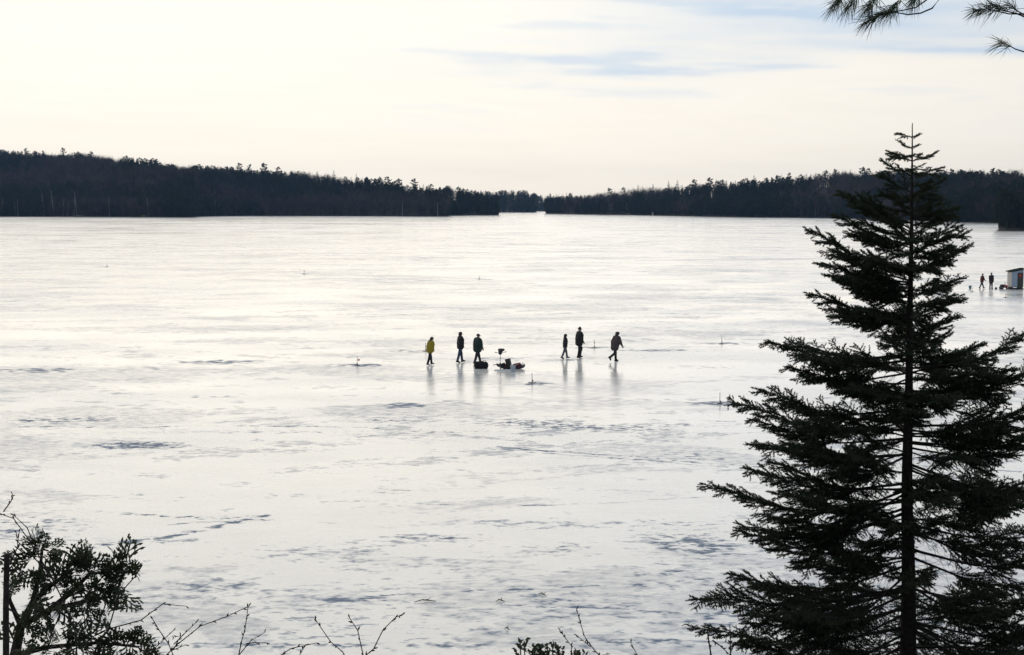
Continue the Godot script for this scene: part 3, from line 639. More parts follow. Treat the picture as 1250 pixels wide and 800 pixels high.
# A person walks or stands facing +X before being turned. p: height, lean, legs [[hip, knee] x 2], arms [[shoulder, elbow, out] x 2],
# bulk, hem (how far the jacket reaches below the hips), head (nod), wear ("hood", "cap", "hair", "hat")
func make_person(p: Dictionary, label: String, where: Vector3, turn: float, mats: Dictionary) -> Node3D:
	var root := thing("person", label, "person", where, turn)
	var k: float = p.height / 1.75
	var legs: Array = p.legs
	var hips: Array = []; var knees: Array = []; var ankles: Array = []; var pitch: Array = []
	var low := 1e9
	for i in 2:
		var side := -1.0 if i == 0 else 1.0
		var h := Vector3(0, 0, side * 0.09)
		var kn := h + swing(legs[i][0], side * 0.05) * 0.43
		var an := kn + swing(legs[i][0] - legs[i][1], side * 0.02) * 0.43
		hips.append(h); knees.append(kn); ankles.append(an)
		pitch.append(clampf((legs[i][0] - legs[i][1]) * 0.9, -1.1, 0.25))
	for i in 2:
		var toe_drop := sin(-minf(pitch[i], 0.0)) * 0.17
		low = minf(low, ankles[i].y - 0.085 - toe_drop)
	var up := Vector3(0, -low, 0)
	for i in 2:
		hips[i] += up; knees[i] += up; ankles[i] += up
	var pel := up + Vector3(0, 0.02, 0)
	var lean: float = p.lean
	var spine := Vector3(sin(lean), cos(lean), 0)
	var chest := pel + spine * 0.36
	var sh := pel + spine * 0.50
	var nod: float = p.head
	var neck := sh + spine * 0.06
	var hd := neck + Vector3(sin(lean * 0.6 + nod), cos(lean * 0.6 + nod), 0) * 0.15
	var face := Vector3(cos(nod + lean * 0.4), -sin(nod + lean * 0.4), 0)
	var crown := Vector3(-face.y, face.x, 0)
	var bulk: float = p.bulk
	var jacket: Array = []; var trousers: Array = []; var core: Array = []
	for side in [-1.0, 1.0]:
		var z := Vector3(0, 0, side * 0.075 * bulk)
		jacket.append([pel + z - spine * p.hem + Vector3(-0.005, 0, 0), pel + z * 1.0 + spine * 0.16, 0.118 * bulk, 0.122 * bulk])
		jacket.append([pel + z + spine * 0.16, chest + z * 1.25 + Vector3(0.01, 0, 0), 0.122 * bulk, 0.120 * bulk])
		core.append([pel + z * 0.8, chest + z * 0.8, 0.085, 0.09])
	jacket.append([sh + Vector3(0, 0, -0.15), sh + Vector3(0, 0, 0.15), 0.075 * bulk, 0.075 * bulk])
	jacket.append([sh, neck + spine * 0.035, 0.085, 0.070])
	trousers.append([hips[0] + Vector3(0, 0.05, 0), hips[1] + Vector3(0, 0.05, 0), 0.115, 0.115])
	core.append([sh + Vector3(0, 0, -0.14), sh + Vector3(0, 0, 0.14), 0.05, 0.05])
	core.append([sh - spine * 0.04, hd - crown * 0.03, 0.06, 0.052])
	core.append([hips[0], hips[1], 0.08, 0.08])
	var skin := Shape.new()
	for i in 2:
		var side := -1.0 if i == 0 else 1.0
		trousers.append([hips[i], knees[i], 0.098 * (0.5 + 0.5 * bulk), 0.078])
		trousers.append([knees[i], ankles[i], 0.078, 0.070])
		core.append([hips[i], knees[i], 0.06, 0.045]); core.append([knees[i], ankles[i], 0.045, 0.035])
		var arm: Array = p.arms[i]
		var s0 := sh + Vector3(0, -0.015, side * 0.185 * (0.6 + 0.4 * bulk))
		var el := s0 + swing(arm[0], side * arm[2]) * 0.29
		var wr := el + swing(arm[0] + arm[1], side * (arm[2] - 0.12)) * 0.25
		jacket.append([s0, el, 0.072 * bulk, 0.060 * bulk]); jacket.append([el, wr, 0.060 * bulk, 0.048])
		core.append([s0, el, 0.04, 0.036]); core.append([el, wr, 0.036, 0.028])
		# hand: palm, four bent fingers, thumb
		var hdir := (wr - el).normalized()
		var across := Vector3(0, 0, 1.0).cross(hdir).normalized()          # along the row of knuckles, towards the thumb (forward)
		var inward := Vector3(0, 0, -side)
		var hand: Array = [[wr - hdir * 0.02, wr + hdir * 0.03, 0.027, 0.026]]
		for q in 4:
			var off := across * (0.030 - q * 0.020)
			var kn0 := wr + hdir * 0.085 + off
			hand.append([wr + hdir * 0.025 + off * 0.7, kn0, 0.0125, 0.0115])
			var fl: float = [0.040, 0.045, 0.042, 0.033][q]
			var k1 := kn0 + (hdir * 0.9 + inward * 0.35).normalized() * fl
			hand.append([kn0, k1, 0.0100, 0.0090])
			hand.append([k1, k1 + (hdir * 0.45 + inward * 0.9).normalized() * fl * 0.75, 0.0090, 0.0080])
		var th := wr + hdir * 0.03 + across * 0.03
		hand.append([th, th + (hdir * 0.6 + across * 0.8).normalized() * 0.035, 0.0125, 0.0105])
		hand.append([th + (hdir * 0.6 + across * 0.8).normalized() * 0.035, th + (hdir * 0.6 + across * 0.8).normalized() * 0.035 + (hdir * 0.9 + across * 0.2 + inward * 0.3).normalized() * 0.032, 0.0105, 0.009])
		if p.get("hands", true): blob(skin, hand, 0.0055, 0.008)
		# boot
		var f := Vector3(cos(pitch[i]), sin(pitch[i]), 0)
		var d := Vector3(sin(pitch[i]), -cos(pitch[i]), 0)
		var heel: Vector3 = ankles[i] + d * 0.042 - f * 0.045
		var ball: Vector3 = ankles[i] + d * 0.048 + f * 0.12
		var boot := blob_mesh([[ankles[i] - (ankles[i] - knees[i]).normalized() * 0.13, ankles[i], 0.062, 0.056], [heel, ankles[i] + f * 0.05, 0.044, 0.052], [heel, ball, 0.042, 0.040], [ball, ball + f * 0.055, 0.040, 0.034]], 0.018, 0.03)
		part("boot", boot, mats.boots, root)
	blob(skin, core, 0.025, 0.05)
	# head: skull, jaw, nose, ears
	var head: Array = [[hd - face * 0.012 + crown * 0.022, hd + face * 0.022 + crown * 0.026, 0.086, 0.080], [hd + face * 0.03 - crown * 0.035, hd + face * 0.045 - crown * 0.075, 0.060, 0.038], [neck, hd - crown * 0.04, 0.055, 0.056],
		[hd + face * 0.098 + crown * 0.012, hd + face * 0.112 - crown * 0.018, 0.008, 0.013], [hd + face * 0.093 - crown * 0.052, hd + face * 0.095 - crown * 0.050, 0.012, 0.012]]
	for side in [-1.0, 1.0]:
		head.append([hd + Vector3(0, 0, side * 0.082) + crown * 0.015, hd + Vector3(0, 0, side * 0.084) - crown * 0.025, 0.012, 0.009])
	blob(skin, head, 0.010, 0.018)
	part("body", skin.mesh(), mats.skin, root)
	for side in [-1.0, 1.0]:
		var eye := Shape.new()
		var c := hd + face * 0.092 + crown * 0.018 + Vector3(0, 0, side * 0.031)
		eye.lathe(Transform3D(Basis(), c), [Vector2(0, -0.011), Vector2(0.008, -0.008), Vector2(0.011, 0), Vector2(0.008, 0.008), Vector2(0, 0.011)], 8)
		part("eye", eye.mesh(), M.eye, root)
	part("jacket", blob_mesh(jacket, 0.024, 0.05), mats.jacket, root)
	part("trousers", blob_mesh(trousers, 0.024, 0.04), mats.trousers, root)
	var wear: Array = []
	var called := "hair"
	match p.wear:
		"hood":
			called = "hood"
			wear = [[hd - face * 0.035 + crown * 0.025, hd + face * 0.02 + crown * 0.035, 0.112, 0.102], [hd - face * 0.05 - crown * 0.05, neck - face * 0.03, 0.095, 0.105], [hd + face * 0.05 + crown * 0.095, hd + face * 0.07 + crown * 0.07, 0.03, 0.03]]
		"cap":
			called = "cap"
			wear = [[hd - face * 0.02 + crown * 0.045, hd + face * 0.015 + crown * 0.05, 0.090, 0.085], [hd + face * 0.08 + crown * 0.045, hd + face * 0.165 + crown * 0.025, 0.022, 0.016]]
		"hair":
			wear = [[hd - face * 0.03 + crown * 0.03, hd + face * 0.01 + crown * 0.045, 0.094, 0.086], [hd - face * 0.05, hd - face * 0.06 - crown * 0.05, 0.080, 0.060]]
		"long_hair":
			wear = [[hd - face * 0.03 + crown * 0.03, hd + face * 0.012 + crown * 0.045, 0.097, 0.088], [hd - face * 0.05, hd - face * 0.07 - crown * 0.16, 0.090, 0.070]]
		"hat":
			called = "hat"
			wear = [[hd - face * 0.02 + crown * 0.05, hd + face * 0.015 + crown * 0.055, 0.094, 0.090], [hd + crown * 0.12, hd + crown * 0.15, 0.05, 0.03]]
	part(called, blob_mesh(wear, 0.012, 0.03), mats.wear, root)
	root.scale = Vector3.ONE * k
	return root

func paint(called: String, r: float, g: float, b: float, rough := 0.85) -> StandardMaterial3D:
	return stuff_mat(called, lin(r, g, b), rough, 0.35, 3.0)

func make_people() -> void:
	M.eye = stuff_mat("eye", lin(0.03, 0.025, 0.02), 0.3)
	var skin := stuff_mat("skin", lin(0.42, 0.27, 0.20), 0.6)
	var black := paint("black cloth", 0.020, 0.021, 0.024)
	var boots := paint("dark boots", 0.025, 0.022, 0.02, 0.7)
	var pale := paint("pale shoes", 0.45, 0.47, 0.5, 0.7)
	var brown := paint("brown hair", 0.05, 0.032, 0.02, 0.6)
	var dark_hair := paint("dark hair", 0.02, 0.015, 0.012, 0.6)
	make_person({"height": 1.60, "lean": 0.14, "legs": [[0.24, 0.10], [-0.22, 0.10]], "arms": [[-0.05, 0.35, 0.18], [-0.1, 0.45, 0.18]], "bulk": 1.55, "hem": 0.03, "head": 0.32, "wear": "long_hair", "hands": false},
		"person in a bright yellow jacket and black trousers walking with head bowed", Vector3(-4.73, 0, -79.42), 0.5,
		{"skin": skin, "jacket": paint("yellow jacket", 0.46, 0.35, 0.02), "trousers": black, "boots": pale, "wear": brown})
	make_person({"height": 1.76, "lean": 0.02, "legs": [[0.20, 0.05], [-0.24, 0.05]], "arms": [[-0.12, 0.55, 0.16], [-0.05, 0.5, 0.2]], "bulk": 1.42, "hem": 0.05, "head": 0.02, "wear": "hair", "hands": false},
		"person in a short black jacket and blue jeans standing with hands pocketed", Vector3(-3.03, 0, -80.8), 0.35,
		{"skin": skin, "jacket": black, "trousers": paint("blue jeans", 0.055, 0.085, 0.16), "boots": boots, "wear": dark_hair})
	make_person({"height": 1.72, "lean": 0.04, "legs": [[0.32, 0.06], [-0.30, 0.04]], "arms": [[0.10, 0.15, 0.14], [0.22, 0.2, 0.16]], "bulk": 1.72, "hem": 0.08, "head": 0.08, "wear": "cap"},
		"person in a dark green coat and cap standing behind the black gear bag", Vector3(-2.0, 0, -80.0), 0.5,
		{"skin": skin, "jacket": paint("dark green coat", 0.018, 0.045, 0.036), "trousers": paint("charcoal trousers", 0.03, 0.033, 0.04), "boots": boots, "wear": paint("cap cloth", 0.03, 0.03, 0.03)})
	make_person({"height": 1.46, "lean": 0.03, "legs": [[0.26, 0.08], [-0.28, 0.10]], "arms": [[0.12, 0.2, 0.08], [-0.1, 0.25, 0.08]], "bulk": 1.2, "hem": 0.08, "head": 0.12, "wear": "long_hair"},
		"smaller person in a black jacket and pale grey trousers walking on the ice", Vector3(3.2, 0, -82.85), 0.25,
		{"skin": skin, "jacket": black, "trousers": paint("grey trousers", 0.17, 0.19, 0.21), "boots": paint("reddish boots", 0.12, 0.05, 0.04), "wear": brown})
	make_person({"height": 1.80, "lean": 0.05, "legs": [[0.42, 0.62], [-0.04, 0.16]], "arms": [[0.06, 0.3, 0.12], [0.02, 0.55, 0.12]], "bulk": 1.58, "hem": 0.10, "head": 0.02, "wear": "hat"},
		"tall person all in black with a knit hat walking beside a smaller one", Vector3(4.06, 0, -83.2), 0.3,
		{"skin": skin, "jacket": black, "trousers": black, "boots": boots, "wear": black})
	make_person({"height": 1.74, "lean": 0.24, "legs": [[0.26, 0.20], [-0.22, 0.80]], "arms": [[-0.35, 0.25, 0.32], [0.22, 0.25, 0.26]], "bulk": 1.48, "hem": 0.14, "head": 0.1, "wear": "hood"},
		"person in a grey brown hooded jacket striding bent forward with arms out", Vector3(6.1, 0, -81.44), 0.55,
		{"skin": skin, "jacket": paint("grey brown jacket", 0.085, 0.070, 0.072), "trousers": black, "boots": boots, "wear": paint("grey brown hood", 0.085, 0.070, 0.072)})
	make_person({"height": 1.66, "lean": 0.08, "legs": [[0.40, 0.08], [-0.38, 0.10]], "arms": [[-0.2, 0.3, 0.12], [0.3, 0.4, 0.12]], "bulk": 1.26, "hem": 0.06, "head": 0.1, "wear": "hat"},
		"person in a dark red jacket with legs apart walking near the ice hut", Vector3(51.95, 0, -152.81), 0.2,
		{"skin": skin, "jacket": paint("dark red jacket", 0.13, 0.025, 0.025), "trousers": black, "boots": boots, "wear": black})
	make_person({"height": 1.72, "lean": 0.02, "legs": [[0.04, 0.02], [-0.04, 0.03]], "arms": [[0.05, 0.15, 0.14], [0.05, 0.15, 0.14]], "bulk": 1.35, "hem": 0.16, "head": 0.05, "wear": "hat"},
		"person in a long dark plum coat standing upright near the ice hut", Vector3(52.97, 0, -152.81), -1.2,
		{"skin": skin, "jacket": paint("plum coat", 0.035, 0.024, 0.032), "trousers": paint("slate trousers", 0.05, 0.055, 0.065), "boots": boots, "wear": black})

# ------------------------------------------------------------------ fishing gear
func bx(size: Vector3, at: Vector3, turn := Vector3.ZERO, bevel := 0.01) -> ArrayMesh:
	var s := Shape.new()
	s.box(Transform3D(Basis.from_euler(turn), at), size, bevel)
	return s.mesh()

func rod(pts: Array, radii: Array, sides := 8) -> ArrayMesh:
	var s := Shape.new()
	s.tube(pts, radii, sides)
	return s.mesh()

func turned(profile: Array, at := Transform3D(), sides := 20) -> ArrayMesh:
	var s := Shape.new()
	s.lathe(at, profile, sides)
	return s.mesh()

func make_tip_up(where: Vector3, turn: float, label: String, raised: bool, group := "") -> void:
	var o := thing("tip_up", label, "fishing trap", where, turn, group)
	part("crosspiece", bx(Vector3(0.40, 0.022, 0.035), Vector3(0, 0.013, 0), Vector3(0, 0.5, 0), 0.004), M.wood, o)
	part("crosspiece", bx(Vector3(0.40, 0.022, 0.035), Vector3(0, 0.036, 0), Vector3(0, -0.7, 0), 0.004), M.wood, o)
	part("post", bx(Vector3(0.026, 0.50, 0.020), Vector3(0, 0.29, 0), Vector3.ZERO, 0.004), M.wood, o)
	part("reel", turned([Vector2(0, -0.02), Vector2(0.035, -0.02), Vector2(0.035, 0.02), Vector2(0, 0.02)], Transform3D(Basis.from_euler(Vector3(PI / 2, 0, 0)), Vector3(0, 0.12, 0.035)), 14), M.black_metal, o)
	if raised:
		part("flag_spring", rod([Vector3(0, 0.24, -0.016), Vector3(0.02, 0.30, -0.02), Vector3(0.10, 0.33, -0.02)], [0.004, 0.004, 0.003], 5), M.steel, o)
		part("flag", bx(Vector3(0.11, 0.085, 0.006), Vector3(0.09, 0.33, -0.026), Vector3(0, 0, 0.2), 0.002), M.flag, o)
	else:
		part("flag_spring", rod([Vector3(0, 0.30, -0.016), Vector3(0.02, 0.36, -0.02), Vector3(0.06, 0.16, -0.02)], [0.004, 0.004, 0.003], 5), M.steel, o)
		part("flag", bx(Vector3(0.07, 0.06, 0.006), Vector3(0.07, 0.13, -0.024), Vector3(0, 0, -0.4), 0.002), M.flag, o)
	part("hole_rim", turned([Vector2(0.30, 0.0), Vector2(0.24, 0.012), Vector2(0.15, 0.010), Vector2(0.11, -0.02)], Transform3D(Basis(), Vector3(0.02, 0.002, 0)), 20), M.slush, o)

func make_gear() -> void:
	M.wood = stuff_mat("weathered wood", lin(0.10, 0.075, 0.055), 0.85, 0.4, 4.0)
	M.black_metal = stuff_mat("black metal", lin(0.02, 0.02, 0.022), 0.45)
	M.steel = stuff_mat("steel", lin(0.25, 0.25, 0.26), 0.35)
	M.steel.metallic = 0.8
	M.flag = stuff_mat("orange flag", lin(0.75, 0.10, 0.04), 0.8)
	M.slush = stuff_mat("grey slush", lin(0.30, 0.34, 0.40), 0.35, 0.3, 3.0)
	M.black_plastic = stuff_mat("black plastic", lin(0.018, 0.019, 0.021), 0.45, 0.3, 3.0)
	M.bag = stuff_mat("black canvas", lin(0.016, 0.017, 0.019), 0.9, 0.4, 4.0)
	M.red_cloth = stuff_mat("red cloth", lin(0.22, 0.03, 0.03), 0.9, 0.4, 4.0)
	M.olive = stuff_mat("olive canvas", lin(0.10, 0.105, 0.075), 0.9, 0.5, 6.0)
	M.bucket = stuff_mat("pale plastic", lin(0.52, 0.58, 0.64), 0.5, 0.2, 3.0)
	M.snow = stuff_mat("ice shavings", lin(0.72, 0.74, 0.78), 0.9, 0.15, 3.0)
	# a low-sided sled
	var sled := thing("sled", "low black plastic sled loaded with gear beside the pale bucket", "sled", Vector3(-0.05, 0.0, -77.75), 0.08)
	var s := Shape.new()
	var n := 18
	var rows: Array = []
	for i in n + 1:
		var u := float(i) / n
		var x := lerpf(-0.82, 0.78, u)
		var lift := 0.16 * pow(maxf(0.0, 0.30 - u) / 0.30, 1.6) + 0.10 * pow(maxf(0.0, u - 0.85) / 0.15, 1.5)
		var wd := 0.30 * minf(1.0, 0.30 + 1.4 * minf(u, 1.0 - u) * 2.2)
		rows.append([Vector3(x, 0.14 + lift * 1.05, -wd), Vector3(x, 0.02 + lift, -wd * 0.85), Vector3(x, 0.015 + lift, 0), Vector3(x, 0.02 + lift, wd * 0.85), Vector3(x, 0.14 + lift * 1.05, wd)])
	for i in n:
		for j in 4:
			s.quad(rows[i][j], rows[i + 1][j], rows[i + 1][j + 1], rows[i][j + 1])
			var d := Vector3(0, 0.012, 0)
			s.quad(rows[i][j] + d, rows[i][j + 1] + d, rows[i + 1][j + 1] + d, rows[i + 1][j] + d)
	part("hull", s.mesh(), M.black_plastic, sled)
	for side in [0, 4]:
		part("rim", rod(rows.map(func(r): return r[side] + Vector3(0, 0.006, 0)), rows.map(func(_r): return 0.014), 6), M.black_plastic, sled)
	for x in [-0.3, 0.0, 0.3]:
		part("runner", bx(Vector3(0.28, 0.016, 0.04), Vector3(x, 0.012, 0.16)), M.black_plastic, sled)
	part("tow_rope", rod([Vector3(-0.80, 0.28, 0.05), Vector3(-0.92, 0.22, 0.04), Vector3(-1.02, 0.235, 0), Vector3(-0.92, 0.25, -0.05), Vector3(-0.80, 0.28, -0.05)], [0.012, 0.012, 0.012, 0.012, 0.012], 6), M.olive, sled)
	# folding seat leaning in the sled
	var seat := thing("folded_seat", "olive canvas folding seat leaning up out of the black sled", "folding seat", Vector3(-0.18, 0.03, -77.70), 0.15)
	part("canvas", bx(Vector3(0.32, 0.52, 0.10), Vector3(-0.02, 0.30, 0), Vector3(0.0, 0, 0.22), 0.03), M.olive, seat)
	for z in [-0.065, 0.065]:
		part("frame_tube", rod([Vector3(0.15, 0.0, z), Vector3(0.02, 0.56, z)], [0.012, 0.012]), M.steel, seat)
		part("frame_tube", rod([Vector3(-0.10, 0.02, z), Vector3(-0.22, 0.53, z)], [0.012, 0.012]), M.steel, seat)
	part("strap", rod([Vector3(-0.2, 0.5, 0.07), Vector3(-0.15, 0.3, 0.09), Vector3(-0.1, 0.1, 0.075)], [0.012, 0.014, 0.012], 6), M.bag, seat)
	# bundles
	var rb := thing("bundle", "rounded dark red jacket bundle lying in the black sled", "clothing bundle", Vector3(0.30, 0.04, -77.74), 0.1)
	part("cloth", blob_mesh([[Vector3(-0.16, 0.13, 0), Vector3(0.10, 0.16, 0.02), 0.13, 0.15], [Vector3(0.10, 0.14, 0), Vector3(0.25, 0.09, 0), 0.12, 0.09], [Vector3(-0.2, 0.08, 0.08), Vector3(0.1, 0.2, 0.1), 0.06, 0.07]], 0.02, 0.05), M.red_cloth, rb)
	part("strap", rod([Vector3(-0.12, 0.20, 0.13), Vector3(0.02, 0.26, 0.165), Vector3(0.18, 0.20, 0.14)], [0.014, 0.014, 0.014], 6), M.bucket, rb)
	var db := thing("rucksack", "small dark rucksack with a red panel lying in the sled", "rucksack", Vector3(-0.50, 0.04, -77.72), 0.0)
	part("sack", blob_mesh([[Vector3(-0.04, 0.14, 0), Vector3(0.10, 0.12, 0), 0.13, 0.12], [Vector3(0.02, 0.24, 0), Vector3(0.05, 0.26, 0), 0.07, 0.06]], 0.02, 0.05), M.bag, db)
	part("panel", bx(Vector3(0.16, 0.15, 0.03), Vector3(0.13, 0.14, 0.12), Vector3(0.1, 0.2, 0), 0.012), M.red_cloth, db)
	var wb := thing("white_bag", "small pale plastic bag at the blunt end of the sled", "bag", Vector3(0.60, 0.05, -77.76))
	part("sack", blob_mesh([[Vector3(-0.03, 0.10, 0), Vector3(0.04, 0.09, 0), 0.09, 0.08], [Vector3(0, 0.18, 0), Vector3(0.01, 0.21, 0), 0.03, 0.035]], 0.016, 0.03), M.bucket, wb)
	part("knot", blob_mesh([[Vector3(0, 0.22, 0), Vector3(0.02, 0.26, 0), 0.018, 0.03]], 0.008, 0.01), M.bucket, wb)
	# bucket
	var bk := thing("bucket", "pale plastic bucket standing on the ice before the sled", "bucket", Vector3(0.05, 0, -76.3))
	part("pail", turned([Vector2(0, 0.012), Vector2(0.125, 0.012), Vector2(0.130, 0.0), Vector2(0.132, 0.02), Vector2(0.148, 0.345), Vector2(0.160, 0.350), Vector2(0.160, 0.372), Vector2(0.148, 0.374), Vector2(0.142, 0.35), Vector2(0.126, 0.03), Vector2(0, 0.03)], Transform3D(), 28), M.bucket, bk)
	part("handle", rod([Vector3(-0.155, 0.33, 0), Vector3(-0.13, 0.24, 0.10), Vector3(0, 0.19, 0.155), Vector3(0.13, 0.24, 0.10), Vector3(0.155, 0.33, 0)], [0.005, 0.005, 0.006, 0.005, 0.005], 6), M.steel, bk)
	# power auger standing in its hole
	var au := thing("ice_auger", "motor ice auger standing upright in the ice beside the sled", "ice auger", Vector3(-0.66, 0, -77.3), 0.4)
	part("shaft", rod([Vector3(0, -0.5, 0), Vector3(0, 0.90, 0)], [0.018, 0.018], 8), M.steel, au)
	var fl := Shape.new()
	for i in 60:
		var a0 := i * 0.42; var a1 := (i + 1) * 0.42
		var y0 := -0.5 + i * 0.0125; var y1 := y0 + 0.0125
		var d0 := Vector3(cos(a0), 0, sin(a0)) * 0.085; var d1 := Vector3(cos(a1), 0, sin(a1)) * 0.085
		fl.quad(Vector3(0, y0, 0), d0 + Vector3(0, y0, 0), d1 + Vector3(0, y1, 0), Vector3(0, y1, 0))
	part("flighting", fl.mesh(), M.black_metal, au)
	part("collar", turned([Vector2(0, -0.06), Vector2(0.05, -0.05), Vector2(0.06, 0), Vector2(0.05, 0.05), Vector2(0, 0.06)], Transform3D(Basis(), Vector3(0, 0.33, 0)), 12), M.black_metal, au)
	part("gearbox", turned([Vector2(0, -0.08), Vector2(0.07, -0.07), Vector2(0.11, 0.0), Vector2(0.10, 0.06), Vector2(0, 0.07)], Transform3D(Basis(), Vector3(0, 0.93, 0)), 14), M.black_metal, au)
	part("engine", bx(Vector3(0.25, 0.20, 0.22), Vector3(0.02, 1.10, 0), Vector3(0, 0.2, 0), 0.04), M.black_plastic, au)
	part("fuel_tank", bx(Vector3(0.12, 0.12, 0.18), Vector3(0.17, 1.12, 0.02), Vector3(0, 0.2, 0.3), 0.03), M.olive, au)
	part("starter_cover", turned([Vector2(0, -0.03), Vector2(0.08, -0.02), Vector2(0.08, 0.02), Vector2(0, 0.03)], Transform3D(Basis.from_euler(Vector3(PI / 2, 0, 0)), Vector3(-0.02, 1.1, 0.13)), 14), M.black_metal, au)
	for sd in [-1.0, 1.0]:
		var hb := part("handlebar", rod([Vector3(sd * 0.05, 0.96, 0), Vector3(sd * 0.20, 0.97, 0.02), Vector3(sd * 0.32, 1.00, 0.05)], [0.012, 0.012, 0.012]), M.steel, au)
		part("grip", rod([Vector3(sd * 0.24, 0.985, 0.035), Vector3(sd * 0.35, 1.012, 0.06)], [0.020, 0.020]), M.black_plastic, hb)
	var heap := part("ice_shavings", blob_mesh([[Vector3(-0.5, -0.02, 0), Vector3(0.55, -0.02, 0), 0.07, 0.07], [Vector3(-0.2, -0.02, 0.15), Vector3(0.3, -0.02, 0.12), 0.075, 0.06], [Vector3(-0.3, -0.02, -0.12), Vector3(0.2, -0.02, -0.1), 0.06, 0.07]], 0.025, 0.08), M.snow, self)
	heap.position = Vector3(-0.45, 0, -76.95)
	tag(heap, "flat white heap of ice shavings at the foot of the auger", "ice shavings")
	# black gear bag
	var bg := thing("gear_bag", "bulky black gear bag on the ice before the green coat", "bag", Vector3(-1.74, 0, -77.9), 0.0)
	part("sack", blob_mesh([[Vector3(-0.24, 0.19, 0), Vector3(0.24, 0.18, 0), 0.18, 0.17], [Vector3(-0.26, 0.10, 0.08), Vector3(0.28, 0.10, 0.08), 0.10, 0.10], [Vector3(-0.26, 0.10, -0.08), Vector3(0.28, 0.10, -0.08), 0.10, 0.10], [Vector3(-0.26, 0.30, 0.04), Vector3(0.26, 0.28, 0.04), 0.10, 0.10], [Vector3(-0.26, 0.30, -0.06), Vector3(0.26, 0.28, -0.06), 0.10, 0.10]], 0.022, 0.06), M.bag, bg)
	part("handle", rod([Vector3(0.02, 0.36, 0.06), Vector3(0.10, 0.46, 0.05), Vector3(0.22, 0.46, 0.05), Vector3(0.28, 0.34, 0.06)], [0.018, 0.018, 0.018, 0.018]), M.bag, bg)
	part("pocket", bx(Vector3(0.3, 0.17, 0.06), Vector3(0.02, 0.15, 0.19), Vector3(-0.1, 0, 0), 0.025), M.bag, bg)
	part("base_board", bx(Vector3(0.72, 0.02, 0.36), Vector3(0, 0.012, 0.0)), M.black_plastic, bg)
	# tip-ups
	var near_lab := ["wooden tip up with small orange flag in the dark slush patch far from anyone", "wooden tip up standing just behind the yellow jacket", "wooden tip up in grey slush out before the pale bucket", "thin tip up behind and between the black figure and striding figure", "lone tip up on open ice level with the striding person, before the spruce", "tip up in a broad slush patch close by the outer spruce boughs"]
	var spots := [Vector3(-8.93, 0, -79.34), Vector3(-5.47, 0, -87.22), Vector3(1.04, 0, -71.4), Vector3(5.33, 0, -89.24), Vector3(14.01, 0, -92.01), Vector3(9.68, 0, -63.86)]
	for i in 6: make_tip_up(spots[i], 0.3 * i, near_lab[i], i in [0, 1, 3])
	var far_spots := [Vector3(-60.96, 0, -208.11), Vector3(-28.09, 0, -186.84), Vector3(-4.1, 0, -173.29)]
	for i in 3: make_tip_up(far_spots[i], 0.8 * i, "tiny distant tip up on the open ice towards the far shore", i == 1, "distant tip ups")
	make_tip_up(Vector3(49.5, 0, -138.47), 0.4, "low tip up with orange flag on the ice in front of the hut", true)
	make_tip_up(Vector3(49.43, 0, -148.42), 1.2, "low tip up beside the person in the dark red jacket", true)
	# sticks lying on the ice
	var r := RandomNumberGenerator.new()
	r.seed = 9
	var sticks := [Vector3(-2.04, 0, -31.56), Vector3(0.72, 0, -32.11), Vector3(-0.28, 0, -31.58), Vector3(3.83, 0, -29.67), Vector3(-0.11, 0, -29.44)]
	for i in 5:
		var o := thing("stick", ["forked dark stick lying on the bare ice, the largest one", "short curled stick on the ice where two cracks meet", "small dark stick stub lying on pale ice", "thin twig on the ice below the spruce boughs", "tiny upright twig stub frozen in the ice"][i], "stick", sticks[i], r.randf_range(-0.4, 0.4))
		var l: float = [0.26, 0.11, 0.10, 0.11, 0.05][i]
		part("stem", rod([Vector3(-l, 0.02, 0.02), Vector3(-l * 0.2, 0.045, -0.03), Vector3(l * 0.3, 0.035, 0.02), Vector3(l, 0.012, 0.05)], [0.006, 0.014, 0.014, 0.006], 6), M.wood, o)
		part("twig", rod([Vector3(-l * 0.1, 0.04, 0), Vector3(l * 0.25, 0.07, 0.05), Vector3(l * 0.3, 0.085, 0.08)], [0.009, 0.006, 0.003], 5), M.wood, o)
		part("twig", rod([Vector3(l * 0.3, 0.035, 0), Vector3(l * 0.7, 0.08, -0.08)], [0.008, 0.004], 5), M.wood, o)

